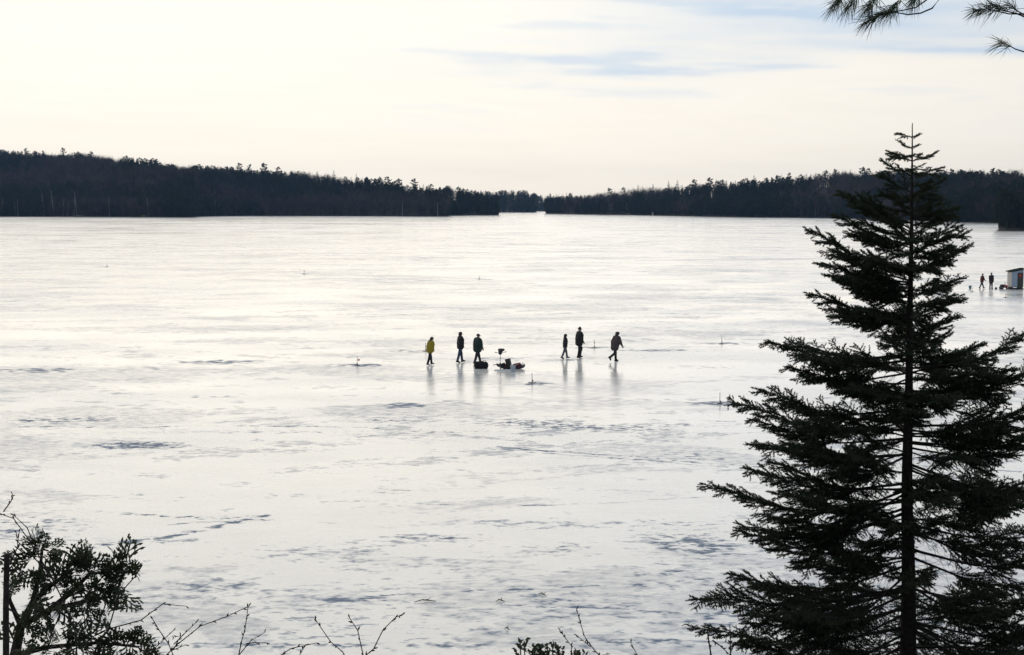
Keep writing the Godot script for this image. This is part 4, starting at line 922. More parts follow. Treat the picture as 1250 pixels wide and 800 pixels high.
# ------------------------------------------------------------------ hut, quad bike and the gear beside them
func make_hut() -> void:
	M.white_paint = stuff_mat("white painted board", lin(0.72, 0.70, 0.64), 0.7, 0.2, 1.5)
	M.blue_paint = stuff_mat("pale blue board", lin(0.42, 0.52, 0.66), 0.7, 0.2, 1.5)
	M.door = stuff_mat("dark door board", lin(0.085, 0.088, 0.075), 0.8, 0.4, 2.0)
	M.roof = stuff_mat("dark roofing felt", lin(0.03, 0.045, 0.04), 1.0, 0.4, 2.0)
	M.roof.metallic_specular = 0.15
	M.red_paint = stuff_mat("red paint", lin(0.45, 0.025, 0.025), 0.6)
	var hut := thing("ice_hut", "small white and pale blue ice fishing hut with sloping dark roof", "ice hut", Vector3(55.55, 0, -152.6), 0.0)
	var w := 1.28; var d := 1.30; var b := 0.24
	var hl := 1.95; var hr := 2.22
	# runners and floor
	for z in [-0.5, 0.5]:
		part("runner", bx(Vector3(1.5, 0.12, 0.09), Vector3(0, 0.06, z)), M.wood, hut)
	for x in [-0.5, 0.45]:
		part("block", bx(Vector3(0.14, 0.12, 1.15), Vector3(x, 0.18, 0)), M.wood, hut)
	part("floor", bx(Vector3(w, 0.05, d), Vector3(0, b + 0.02, 0)), M.wood, hut)
	# side walls of boards
	for k in 6:
		var z := -d / 2 + (k + 0.5) * d / 6
		part("board", bx(Vector3(0.03, hl - b - 0.05, d / 6 - 0.008), Vector3(-w / 2, b + 0.045 + (hl - b - 0.05) / 2, z), Vector3.ZERO, 0.004), M.white_paint, hut)
		part("board", bx(Vector3(0.03, hr - b - 0.05, d / 6 - 0.008), Vector3(w / 2, b + 0.045 + (hr - b - 0.05) / 2, z), Vector3.ZERO, 0.004), M.white_paint, hut)
	# front and back boards follow the slope of the roof
	for k in 8:
		var x := -w / 2 + 0.02 + (k + 0.5) * (w - 0.04) / 8
		var top := lerpf(hl, hr, (x + w / 2) / w) - 0.04
		part("board", bx(Vector3((w - 0.04) / 8 - 0.008, top - b - 0.05, 0.03), Vector3(x, b + 0.045 + (top - b - 0.05) / 2, -d / 2 + 0.02), Vector3.ZERO, 0.004), M.white_paint, hut)
		if k < 4:
			part("board", bx(Vector3((w - 0.04) / 8 - 0.008, top - b - 0.05, 0.03), Vector3(x, b + 0.045 + (top - b - 0.05) / 2, d / 2 - 0.02), Vector3.ZERO, 0.004), M.blue_paint, hut)
		else:
			part("board", bx(Vector3((w - 0.04) / 8 - 0.008, top - 1.86, 0.03), Vector3(x, 1.86 + (top - 1.86) / 2, d / 2 - 0.02), Vector3.ZERO, 0.004), M.blue_paint, hut)
	var door := part("door", bx(Vector3(0.60, 1.72, 0.04), Vector3(0.31, 0.99, d / 2 - 0.012), Vector3.ZERO, 0.008), M.door, hut)
	part("handle", rod([Vector3(0.07, 1.0, d / 2 + 0.01), Vector3(0.07, 1.0, d / 2 + 0.05), Vector3(0.07, 1.14, d / 2 + 0.05), Vector3(0.07, 1.14, d / 2 + 0.01)], [0.012, 0.012, 0.012, 0.012]), M.black_metal, door)
	for y in [0.4, 1.5]:
		part("hinge", bx(Vector3(0.14, 0.04, 0.012), Vector3(0.52, y, d / 2 + 0.015), Vector3.ZERO, 0.003), M.black_metal, door)
	part("sign", turned([Vector2(0, -0.012), Vector2(0.13, -0.012), Vector2(0.15, 0.0), Vector2(0.13, 0.012), Vector2(0, 0.012)], Transform3D(Basis.from_euler(Vector3(PI / 2, 0, 0)), Vector3(0.30, 1.52, d / 2 + 0.022)), 20), M.red_paint, door)
	part("corner_trim", bx(Vector3(0.05, hl - b - 0.05, 0.05), Vector3(-w / 2 - 0.002, b + 0.045 + (hl - b - 0.05) / 2, d / 2 + 0.012), Vector3.ZERO, 0.006), M.white_paint, hut)
	part("corner_trim", bx(Vector3(0.05, hr - b - 0.08, 0.05), Vector3(w / 2 + 0.002, b + 0.045 + (hr - b - 0.08) / 2, d / 2 + 0.012), Vector3.ZERO, 0.006), M.white_paint, hut)
	part("vent", bx(Vector3(0.02, 0.18, 0.07), Vector3(-w / 2 - 0.022, 1.45, 0.1), Vector3.ZERO, 0.004), M.door, hut)
	part("roof", bx(Vector3(1.72, 0.07, 1.62), Vector3(-0.02, (hl + hr) / 2 + 0.05, 0.03), Vector3(0, 0, atan((hr - hl) / w)), 0.012), M.roof, hut)
	part("stovepipe", rod([Vector3(0.3, hr - 0.02, -0.4), Vector3(0.3, hr + 0.06, -0.4)], [0.05, 0.05], 10), M.black_metal, hut)
	# a red and black snow blower-like machine: engine on two wheels with a handle
	var ma := thing("hauling_cart", "low dark cart with a red box and upright handle beside the hut", "cart", Vector3(54.15, 0, -152.3), 0.1)
	for z in [-0.22, 0.22]:
		var wh := part("wheel", turned([Vector2(0.07, -0.05), Vector2(0.15, -0.05), Vector2(0.17, -0.03), Vector2(0.17, 0.03), Vector2(0.15, 0.05), Vector2(0.07, 0.05)], Transform3D(Basis.from_euler(Vector3(PI / 2, 0, 0)), Vector3(-0.22, 0.17, z)), 18), M.black_plastic, ma)
		part("hub", turned([Vector2(0, -0.04), Vector2(0.07, -0.04), Vector2(0.07, 0.04), Vector2(0, 0.04)], Transform3D(Basis.from_euler(Vector3(PI / 2, 0, 0)), Vector3(-0.22, 0.17, z)), 12), M.steel, wh)
	part("bed", bx(Vector3(0.80, 0.06, 0.36), Vector3(0.05, 0.20, 0), Vector3.ZERO, 0.015), M.black_metal, ma)
	part("engine", bx(Vector3(0.44, 0.30, 0.32), Vector3(-0.14, 0.39, 0), Vector3(0, 0, 0.06), 0.06), M.black_plastic, ma)
	part("box", bx(Vector3(0.34, 0.24, 0.30), Vector3(0.28, 0.355, 0), Vector3(0, 0, -0.35), 0.04), M.red_paint, ma)
	part("leg", bx(Vector3(0.05, 0.19, 0.30), Vector3(0.38, 0.10, 0)), M.black_metal, ma)
	part("handle", rod([Vector3(0.16, 0.23, -0.15), Vector3(0.22, 0.80, -0.15), Vector3(0.22, 0.80, 0.15), Vector3(0.16, 0.23, 0.15)], [0.016, 0.016, 0.016, 0.016]), M.black_metal, ma)
	var pot := thing("pot", "small dark pot on the ice between the coat and the cart", "pot", Vector3(54.2, 0, -153.9))
	pot.position = Vector3(53.45, 0, -152.6)
	part("body", turned([Vector2(0, 0.005), Vector2(0.10, 0.005), Vector2(0.13, 0.06), Vector2(0.13, 0.18), Vector2(0.12, 0.18), Vector2(0.12, 0.06), Vector2(0, 0.03)], Transform3D(), 18), M.black_metal, pot)
	part("handle", rod([Vector3(-0.13, 0.17, 0), Vector3(-0.07, 0.25, 0), Vector3(0.07, 0.25, 0), Vector3(0.13, 0.17, 0)], [0.008, 0.008, 0.008, 0.008], 6), M.steel, pot)
	var tb := thing("pail", "small teal pail on the ice behind the spruce bough tips", "pail", Vector3(50.89, 0, -153.5))
	part("body", turned([Vector2(0, 0.01), Vector2(0.13, 0.01), Vector2(0.15, 0.32), Vector2(0.16, 0.33), Vector2(0.15, 0.34), Vector2(0.12, 0.03), Vector2(0, 0.03)], Transform3D(), 18), stuff_mat("teal plastic", lin(0.05, 0.16, 0.20), 0.5), tb)
	part("handle", rod([Vector3(-0.155, 0.32, 0), Vector3(-0.08, 0.44, 0), Vector3(0.08, 0.44, 0), Vector3(0.155, 0.32, 0)], [0.006, 0.006, 0.006, 0.006], 6), M.steel, tb)
	# quad bike, mostly behind the spruce
	var q := thing("quad_bike", "dark quad bike parked on the ice behind the spruce boughs", "quad bike", Vector3(47.5, 0, -152.9), 0.25)
	for x in [-0.62, 0.62]:
		for z in [-0.42, 0.42]:
			var ty := part("wheel", turned([Vector2(0.13, -0.12), Vector2(0.26, -0.13), Vector2(0.31, -0.08), Vector2(0.31, 0.08), Vector2(0.26, 0.13), Vector2(0.13, 0.12)], Transform3D(Basis.from_euler(Vector3(PI / 2, 0, 0)), Vector3(x, 0.31, z)), 22), M.black_plastic, q)
			part("rim", turned([Vector2(0, -0.03), Vector2(0.13, -0.08), Vector2(0.13, 0.08), Vector2(0, 0.03)], Transform3D(Basis.from_euler(Vector3(PI / 2, 0, 0)), Vector3(x, 0.31, z)), 14), M.steel, ty)
			part("fender", bx(Vector3(0.66, 0.06, 0.30), Vector3(x * 1.02, 0.68, z * 0.95), Vector3(0, 0, -0.12 * signf(x)), 0.025), M.bag, q)
	part("chassis", bx(Vector3(1.35, 0.30, 0.42), Vector3(0, 0.45, 0), Vector3.ZERO, 0.06), M.black_metal, q)
	part("tank", bx(Vector3(0.46, 0.26, 0.36), Vector3(0.22, 0.76, 0), Vector3(0, 0, 0.1), 0.08), M.bag, q)
	part("seat", bx(Vector3(0.75, 0.16, 0.34), Vector3(-0.32, 0.80, 0), Vector3(0, 0, 0.05), 0.06), M.bag, q)
	part("front_rack", bx(Vector3(0.46, 0.03, 0.70), Vector3(0.72, 0.80, 0)), M.black_metal, q)
	part("rear_rack", bx(Vector3(0.50, 0.03, 0.72), Vector3(-0.78, 0.80, 0)), M.black_metal, q)
	part("handlebar", rod([Vector3(0.30, 1.06, -0.38), Vector3(0.40, 1.08, -0.15), Vector3(0.40, 1.08, 0.15), Vector3(0.30, 1.06, 0.38)], [0.016, 0.016, 0.016, 0.016]), M.black_metal, q)
	part("steering_column", rod([Vector3(0.50, 0.78, 0), Vector3(0.40, 1.08, 0)], [0.03, 0.03]), M.black_metal, q)
	for z in [-0.18, 0.18]:
		part("headlight", turned([Vector2(0, 0), Vector2(0.06, 0), Vector2(0.07, -0.05), Vector2(0, -0.1)], Transform3D(Basis.from_euler(Vector3(0, 0, -PI / 2)), Vector3(0.98, 0.66, z)), 12), M.bucket, q)
	var lug := thing("crate", "dark crate strapped on the quad bike with an orange marker", "crate", Vector3(46.85, 0.82, -152.75), 0.25)
	part("box", bx(Vector3(0.52, 0.38, 0.55), Vector3(0, 0.19, 0), Vector3.ZERO, 0.03), M.bag, lug)
	part("lid", bx(Vector3(0.56, 0.05, 0.59), Vector3(0, 0.405, 0), Vector3.ZERO, 0.015), M.black_plastic, lug)
	part("marker", bx(Vector3(0.14, 0.14, 0.02), Vector3(0.12, 0.25, 0.285), Vector3.ZERO, 0.004), M.flag, lug)

# ------------------------------------------------------------------ things on the far shore
func make_far_shore(left: Array, left_ridge: Array, right: Array, right_ridge: Array, f: FastNoiseLite) -> void:
	M.bark_pale = stuff_mat("birch bark", lin(0.40, 0.39, 0.37), 0.8, 0.4, 0.6)
	var r := RandomNumberGenerator.new()
	r.seed = 41
	# pines and spruces that stand clear of the ridge lines
	for set in [[HEADLAND_TREES, left, left_ridge, "headland", "tall trees along the headland skyline"], [SLOPE_TREES, right, right_ridge, "slope", "tall trees along the opposite skyline"]]:
		for e in set[0]:
			var p := land_point(set[1], set[2], e[0], 0.9, f)
			var tall: float = e[1] - p.y - (0.6 if set[3] == "headland" else 1.2)
			var spruce: bool = e[2] < 3
			var lab := ("tall dark spruce" if spruce else "tall open crowned pine") + (" rising above the headland ridge line" if set[3] == "headland" else " rising above the long slope's skyline")
			var t := thing("spruce_tree" if spruce else "pine_tree", lab, "tree", p, r.randf() * TAU, set[4])
			var wd := clampf(tall, 9.0, 22.0) * r.randf_range(0.95, 1.2)
			part("trunk", rod([Vector3(0, -0.5, 0), Vector3(0, tall * 0.9, 0)], [0.22, 0.05], 5), M.far_bark, t)
			var c := part("crown", tree_meshes[e[2]], M.far_spruce if spruce else M.far_pine, t)
			c.scale = Vector3(wd, tall, wd)
	# birches at the water's edge
	for i in BIRCHES.size():
		var e: Array = BIRCHES[i]
		var p := land_point(left, left_ridge, e[0], 0.006, f)
		var tall: float = e[1] - p.y
		var o := thing("birch_tree", "pale bare birch on the headland shore near the grey shed" if i < 10 else "lone pale bare birch before dark conifers on the headland shore", "tree", p, r.randf() * TAU, "birches by the shed" if i < 10 else "lone shore birches")
		var lean := Vector3(r.randf_range(-0.12, 0.12), 1, r.randf_range(-0.1, 0.1))
		part("trunk", rod([Vector3(0, -0.4, 0), lean * tall * 0.5 + Vector3(0.2, 0, 0), lean * tall * 0.98], [0.30, 0.24, 0.10], 6), M.bark_pale, o)
		var s := Shape.new()
		for k in 9:
			var an := r.randf() * TAU
			bare_limb(s, r, lean * tall * r.randf_range(0.4, 0.95), Vector3(cos(an) * 0.55, 0.85, sin(an) * 0.55).normalized(), tall * 0.2, 0.07, 1)
		part("crown", s.mesh(), M.far_bare, o)
	# shed, dock frame, upturned boats
	var sp := land_point(left, left_ridge, 0.3164, 0.008, f)
	var sh := thing("shed", "small pinkish grey shed among birches on the far headland shore", "shed", sp, 0.2)
	part("wall", bx(Vector3(3.4, 3.4, 3.0), Vector3(0, 1.5, 0), Vector3.ZERO, 0.03), stuff_mat("faded boards", lin(0.30, 0.25, 0.25), 0.9, 0.3, 0.4), sh)
	var rf := Shape.new()
	rf.box(Transform3D(Basis.from_euler(Vector3(0, 0, 0.5)), Vector3(-0.95, 3.62, 0)), Vector3(2.4, 0.12, 3.4), 0.02)
	part("roof", rf.mesh(), M.far_bark, sh)
	part("roof", bx(Vector3(2.4, 0.12, 3.4), Vector3(0.95, 3.62, 0), Vector3(0, 0, -0.5), 0.02), M.far_bark, sh)
	part("door", bx(Vector3(0.9, 1.9, 0.06), Vector3(0.6, 0.95, 1.53)), M.far_bark, sh)
	var dk := thing("dock_frame", "pale wooden post and beam frame standing beside the grey shed", "frame", land_point(left, left_ridge, 0.3073, 0.006, f), 0.0)
	part("beam", bx(Vector3(6.0, 0.45, 0.3), Vector3(0, 4.6, 0)), M.bark_pale, dk)
	for x in [-2.7, 0.0, 2.7]:
		part("post", bx(Vector3(0.3, 5.0, 0.3), Vector3(x, 2.0, -0.01)), M.bark_pale, dk)
	var bt := thing("boat", "pale upturned rowing boat lying on the headland shore among conifers", "boat", land_point(left, left_ridge, 0.3609, 0.006, f), 0.1)
	part("hull", boat_shape(6.0, 1.2).mesh(), M.bark_pale, bt)
	part("keel", bx(Vector3(4.8, 0.12, 0.10), Vector3(0, 1.28, 0)), M.wood, bt)
	for x in [-1.8, 1.8]: part("trestle", bx(Vector3(0.15, 0.9, 1.2), Vector3(x, 0.2, 0)), M.wood, bt)
	var cn := thing("canoe", "yellow upturned canoe on the headland shore below the tall pine", "canoe", land_point(left, left_ridge, 0.4163, 0.006, f), 0.5)
	part("hull", boat_shape(4.6, 0.9).mesh(), stuff_mat("yellow hull", lin(0.50, 0.36, 0.03), 0.5), cn)
	part("keel", bx(Vector3(3.6, 0.06, 0.06), Vector3(0, 0.98, 0)), M.wood, cn)
	for x in [-1.2, 1.2]: part("trestle", bx(Vector3(0.15, 0.9, 0.9), Vector3(x, 0.2, 0)), M.wood, cn)
	var mk := thing("marker_post", "small white marker post at the waterline of the long slope", "marker post", Vector3(138.5, 0, -1330.0))
	mk.position = land_point(right, right_ridge, 0.2487, 0.0, f) + Vector3(0, -0.6, 3.0)
	part("post", bx(Vector3(1.0, 3.2, 1.0), Vector3(0, 1.5, 0), Vector3.ZERO, 0.1), M.white_paint, mk)
	part("cap", turned([Vector2(0.75, 0), Vector2(0.7, 0.2), Vector2(0, 0.6)], Transform3D(Basis(), Vector3(0, 3.1, 0)), 10), M.white_paint, mk)

func boat_shape(l: float, wd: float) -> Shape:
	# an upturned hull, bottom up
	var s := Shape.new()
	var rows: Array = []
	for i in 13:
		var u := i / 12.0 * 2.0 - 1.0
		var w := wd * 0.5 * sqrt(maxf(0.0, 1.0 - u * u * 0.98))
		var row: Array = []
		for j in 7:
			var a := PI * j / 6.0
			row.append(Vector3(u * l * 0.5, 0.5 + sin(a) * wd * 0.5 * (1.0 - 0.25 * u * u), cos(a) * w))
		rows.append(row)
	for i in 12:
		for j in 6: s.quad(rows[i][j], rows[i + 1][j], rows[i + 1][j + 1], rows[i][j + 1])
	return s

# ------------------------------------------------------------------ foreground vegetation
func bank_height(x: float, d: float, f: FastNoiseLite) -> float:
	# the bank the viewer stands on, falling to the lake
	var y := 7.55 - 0.30 * maxf(d, -4.0) if d < 14.0 else lerpf(3.35, -0.8, (d - 14.0) / 8.5)
	return y + 0.25 * f.get_noise_2d(x * 4.0, d * 4.0)

func make_bank(f: FastNoiseLite) -> void:
	var st := SurfaceTool.new()
	st.begin(Mesh.PRIMITIVE_TRIANGLES)
	var ni := 60; var nj := 36
	for j in nj + 1:
		for i in ni + 1:
			var x := -60.0 + 120.0 * i / ni; var d := -13.0 + 35.5 * j / nj
			st.add_vertex(Vector3(x, bank_height(x, d, f), -d))
	for j in nj:
		for i in ni:
			var a := j * (ni + 1) + i; var b := a + 1; var c := a + ni + 1; var e := c + 1
			for q in [a, c, b, b, c, e]: st.add_index(q)
	st.generate_normals()
	var o := part("bank", st.commit(), M.litter, self)
	tag(o, "sloping bank of brown leaf litter above the frozen lake", "", "", "structure")

func rough_dir(r: RandomNumberGenerator) -> Vector3:
	return Vector3(r.randfn(), r.randfn(), r.randfn()).normalized()

func needles_along(s: Shape, r: RandomNumberGenerator, a: Vector3, b: Vector3, per_m: float, long: float, wide: float) -> void:
	var t := (b - a)
	var l := t.length()
	if l < 0.004: return
	t /= l
	var u := t.cross(Vector3(0.31, 0.9, 0.27)).normalized()
	var w := t.cross(u)
	var n := int(l * per_m) + 2
	for i in n:
		var p := a + t * (l * (i + r.randf()) / n)
		var an := r.randf() * TAU
		var d := u * cos(an) + w * sin(an)
		var k := t * wide + d.cross(t) * wide * 0.4
		s.tri(p - k, p + (d * 0.8 + t * 0.62) * long * r.randf_range(0.8, 1.15), p + k)
	# the tip bud's needles
	for i in 5:
		var an := r.randf() * TAU
		var d := u * cos(an) + w * sin(an)
		s.tri(b - d.cross(t) * wide, b + (t + d * 0.45) * long * 0.95, b + d.cross(t) * wide)

# one spruce bough of length l, growing along +X: [wood, needles]
func spruce_bough(r: RandomNumberGenerator, l: float, bare: float) -> Array:
	var wood := Shape.new(); var green := Shape.new()
	var pts: Array = []; var rad: Array = []
	var sag := -0.075 * l * smoothstep(0.4, 1.2, l)
	var curl := 0.06 * l * r.randf_range(-1.0, 1.0)
	var n := 12
	for i in n + 1:
		var u := float(i) / n
		pts.append(Vector3(l * u, sag * sin(PI * pow(u, 0.85)) + 0.012 * l * sin(u * 9.0), curl * sin(PI * u)))
		rad.append(lerpf(0.0035 + 0.0075 * l, 0.0022, pow(u, 0.8)))
	wood.tube(pts, rad, 5)
	var at := func(u: float) -> Vector3:
		var q := u * n
		var i := clampi(int(q), 0, n - 1)
		return pts[i].lerp(pts[i + 1], q - i)
	# needles along the leading shoot
	for i in n:
		if float(i) / n >= bare: needles_along(green, r, pts[i], pts[i + 1], 560.0, 0.019, 0.0036)
	var gap := 0.019 + 0.006 * l + 0.032 * (1.0 - smoothstep(0.2, 0.55, l))
	var u := maxf(0.10, 0.05 / l)
	var side := 1.0
	while u < 0.985:
		var p: Vector3 = at.call(u)
		var t: Vector3 = (at.call(minf(u + 0.05, 1.0)) - at.call(u - 0.05)).normalized()
		side = -side
		var len2 := (0.31 * (1.0 - u) * l + 0.080) * r.randf_range(0.55, 1.25)
		len2 = minf(len2, 0.42)
		if u < bare:
			# thin dead twigs inside the crown
			if r.randf() < 0.8:
				var e := p + (t * 0.5 + Vector3(0, r.randf_range(-0.9, 0.25), side * r.randf_range(0.3, 0.9))).normalized() * r.randf_range(0.10, 0.35)
				var mid := p.lerp(e, 0.5) + rough_dir(r) * 0.015
				wood.tube([p, mid, e], [0.0022, 0.0017, 0.001], 3, false)
				wood.tube([mid, mid + (e - p).length() * 0.45 * ((e - p).normalized() + rough_dir(r) * 0.8).normalized()], [0.0014, 0.0009], 3, false)
			u += gap / l * 1.3
			continue
		var hang := r.randf_range(-0.45, 0.42) - r.randf_range(0.0, 0.45) * smoothstep(0.4, 1.3, l) * (1.0 - u * 0.7)
		var d := (t * r.randf_range(0.62, 0.95) + Vector3(0, hang, side * r.randf_range(0.55, 0.85))).normalized()
		var e := p + d * len2 + Vector3(0, 0.05 * len2, 0)
		var m := p.lerp(e, 0.5) - Vector3(0, 0.05 * len2, 0)
		wood.tube([p, m, e], [0.003, 0.0024, 0.0016], 3, false)
		needles_along(green, r, p, m, 480.0, 0.019, 0.0036); needles_along(green, r, m, e, 520.0, 0.019, 0.0036)
		var v := 0.16
		var s2 := 1.0
		while v < 0.97 and len2 > 0.06:
			var p2 := p.lerp(m, v * 2.0) if v < 0.5 else m.lerp(e, v * 2.0 - 1.0)
			s2 = -s2
			var w2 := d.cross(Vector3.UP).normalized() * s2
			var l3 := (0.48 * (1.0 - v) * len2 + 0.034) * r.randf_range(0.6, 1.2)
			var d3 := (d * 0.8 + w2 * r.randf_range(0.4, 0.8) + Vector3(0, r.randf_range(-0.45, 0.35), 0)).normalized()
			needles_along(green, r, p2, p2 + d3 * l3, 480.0, 0.0175, 0.0036)
			wood.tube([p2, p2 + d3 * l3], [0.0016, 0.0011], 3, false)
			v += 0.022 / len2 * r.randf_range(0.9, 1.4)
		u += gap / l * r.randf_range(0.7, 1.15)
	return [wood.mesh(), green.mesh()]

func make_spruce(f: FastNoiseLite) -> void:
	var r := RandomNumberGenerator.new()
	r.seed = 314
	M.spruce_needle = stuff_mat("spruce needle", lin(0.024, 0.037, 0.017), 0.85)
	M.spruce_needle.backlight_enabled = true
	M.spruce_needle.backlight = lin(0.012, 0.020, 0.008)
	M.spruce_bark = stuff_mat("spruce bark", lin(0.055, 0.045, 0.038), 0.95, 0.5, 6.0)
	var base := Vector3(3.53, bank_height(3.53, 12.0, f) - 0.08, -12.0)
	var top := Vector3(3.441, 9.90, -12.0)
	var tree := thing("spruce_tree", "large dark spruce standing on the bank in front of the lake", "tree", base)
	var pts: Array = []; var rad: Array = []
	for i in 19:
		var u := i / 18.0
		pts.append(Vector3.ZERO.lerp(top - base, u) + Vector3(0.022 * sin(u * 8.0) + 0.008 * sin(u * 23.0), 0, 0.02 * cos(u * 7.0)) * (1.0 - u))
		rad.append(lerpf(0.105, 0.0035, pow(u, 0.80)))
	var trunk := part("trunk", rod(pts, rad, 12), M.spruce_bark, tree)
	var axis := func(y: float) -> Vector3:
		var u := clampf((y - base.y) / (top.y - base.y), 0.0, 1.0)
		var i := mini(int(u * 18.0), 17)
		return pts[i].lerp(pts[i + 1], u * 18.0 - i)
	var lead := Shape.new()
	needles_along(lead, r, top - base - Vector3(0, 0.09, 0), top - base, 300.0, 0.010, 0.002)
	for y in [0.10, 0.2, 0.3]: needles_along(lead, r, axis.call(top.y - y - 0.1), axis.call(top.y - y), 260.0, 0.012, 0.002)
	part("leader", lead.mesh(), M.spruce_needle, tree)
	# boughs of nine sizes, two or three kinds of each
	var sizes := [0.08, 0.14, 0.24, 0.38, 0.58, 0.85, 1.2, 1.6, 2.0]
	var kinds: Array = []
	for l in sizes:
		var k: Array = []
		for q in 3: k.append(spruce_bough(r, l, [0.0, 0.0, 0.0, 0.06, 0.12, 0.2, 0.28, 0.34, 0.38][sizes.find(l)] * r.randf_range(0.8, 1.2)))
		kinds.append(k)
	var put := func(y: float, reach: Vector3) -> void:
		var l := reach.length()
		var c := 0
		for i in sizes.size():
			if absf(log(sizes[i] / l)) < absf(log(sizes[c] / l)): c = i
		var k: Array = kinds[c][r.randi() % 3]
		var x := reach / l
		var z := x.cross(Vector3.UP).normalized()
		var yy := z.cross(x)
		var b := Basis(x, yy, z) * Basis.from_euler(Vector3(r.randf_range(-0.35, 0.35), 0, 0))
		var o := part("branch", k[0], M.spruce_bark, tree)
		o.transform = Transform3D(b.scaled(Vector3.ONE * (l / sizes[c])), axis.call(y))
		part("foliage", k[1], M.spruce_needle, o)
	for e in SPRUCE_BRANCHES:
		put.call(e[0], Vector3(e[1], e[2], r.randf_range(-0.28, 0.28) * absf(e[1])))
		if absf(e[1]) > 0.5:
			for q in (2 if e[0] > 6.7 else 1):
				var k := r.randf_range(0.55, 0.88)
				put.call(e[0] - r.randf_range(0.0, 0.10), Vector3(e[1] * k, e[2] * k - r.randf_range(0.0, 0.12), r.randf_range(0.2, 0.6) * absf(e[1]) * (1.0 if q == 0 else -1.0)))
	# the boughs towards and away from the lake, in whorls
	var y := 9.60
	while y > 4.35:
		var u := (9.9 - y) / 4.7
		var reach := clampf(0.05 + 1.60 * u, 0.05, 1.6)
		var n := 2 if u < 0.12 else (4 if u < 0.6 else 3)
		for k in n:
			var an := r.randf_range(0.32, PI - 0.32) * (1.0 if k % 2 == 0 else -1.0)
			var l := reach * r.randf_range(0.55, 1.12)
			put.call(y + r.randf_range(-0.04, 0.04), Vector3(cos(an) * l, l * r.randf_range(0.04, 0.28) * (1.0 - 0.75 * u) + l * r.randf_range(-0.10, 0.10), sin(an) * l))
		y -= lerpf(0.10, 0.19, clampf(u * 1.6, 0.0, 1.0))

# ---- shrubs
func shoot_mesh(pts: Array, thick: float, r: RandomNumberGenerator, buds := true) -> ArrayMesh:
	var s := Shape.new()
	var rad: Array = []
	for i in pts.size(): rad.append(lerpf(thick, thick * 0.42, float(i) / (pts.size() - 1)))
	s.tube(pts, rad, 6)
	if buds:
		for i in range(1, pts.size()):
			var a: Vector3 = pts[i - 1]; var b: Vector3 = pts[i]
			var t := (b - a).normalized()
			for q in 3:
				var p := a.lerp(b, r.randf_range(0.2, 1.0)) if q < 2 else b
				var d := (t + rough_dir(r) * 0.7).normalized()
				s.tube([p, p + d * 0.007, p + d * 0.014], [thick * 0.5, thick * 0.75 + 0.0006, 0.0004], 4)
	return s.mesh()

func rooted(pts: Array, f: FastNoiseLite) -> Array:
	# carry a shoot on down to the ground
	var p: Vector3 = pts[0]
	var out: Array = [Vector3(p.x + 0.04, bank_height(p.x, -p.z, f) - 0.05, p.z + 0.03)]
	out.append(p.lerp(out[0], 0.5) + Vector3(-0.015, 0, 0))
	out.append_array(pts)
	return out

func make_shrub(called: String, label: String, shoots: Array, rooted_ones: Array, thick: float, f: FastNoiseLite, r: RandomNumberGenerator) -> Node3D:
	var p0: Vector3 = shoots[0][0]
	var base := Vector3(p0.x, bank_height(p0.x, -p0.z, f), p0.z)
	var o := thing(called, label, "shrub", base)
	for i in shoots.size():
		var pts: Array = shoots[i]
		pts = pts.map(func(p): return p + Vector3(0, 0, r.randf_range(-0.03, 0.03)))
		if i > 0 and not i in rooted_ones: pts[0] = shoots[i][0]
		if i in rooted_ones: pts = rooted(pts, f)
		part("shoot", shoot_mesh(pts.map(func(p): return p - base), thick * (1.0 if i in rooted_ones else 0.7), r), M.twig, o)
	return o

func cedar_spray(r: RandomNumberGenerator) -> Shape:
	# a flat fan of scale-leaved twigs, growing along +X
	var s := Shape.new()
	var l := 0.085 * r.randf_range(0.7, 1.25)
	var leaf := func(a: Vector3, b: Vector3, w: float) -> void:
		var t := (b - a).normalized()
		var n := t.cross(Vector3(0.1, 1, 0.2)).normalized() * w
		var m := a.lerp(b, 0.55)
		var lift := Vector3(0, 0.0012, 0)
		s.tri(a, m + n, m + lift); s.tri(m + n, b, m + lift); s.tri(b, m - n, m + lift); s.tri(m - n, a, m + lift)
	leaf.call(Vector3.ZERO, Vector3(l, 0, 0), 0.0046)
	var side := 1.0
	for i in 7:
		side = -side
		var u := 0.12 + i * 0.125
		var p := Vector3(l * u, 0, 0)
		var l2 := l * (0.62 * (1.0 - u) + 0.16) * r.randf_range(0.8, 1.2)
		var d := Vector3(0.72, r.randf_range(-0.15, 0.15), side * 0.7).normalized()
		leaf.call(p, p + d * l2, 0.0052)
		for k in 3:
			var q := p + d * l2 * (0.3 + 0.22 * k)
			var d2 := (d + Vector3(0.1, r.randf_range(-0.2, 0.2), (1.0 if k % 2 == 0 else -1.0) * 0.75)).normalized()
			leaf.call(q, q + d2 * l2 * 0.46, 0.0050)
	return s

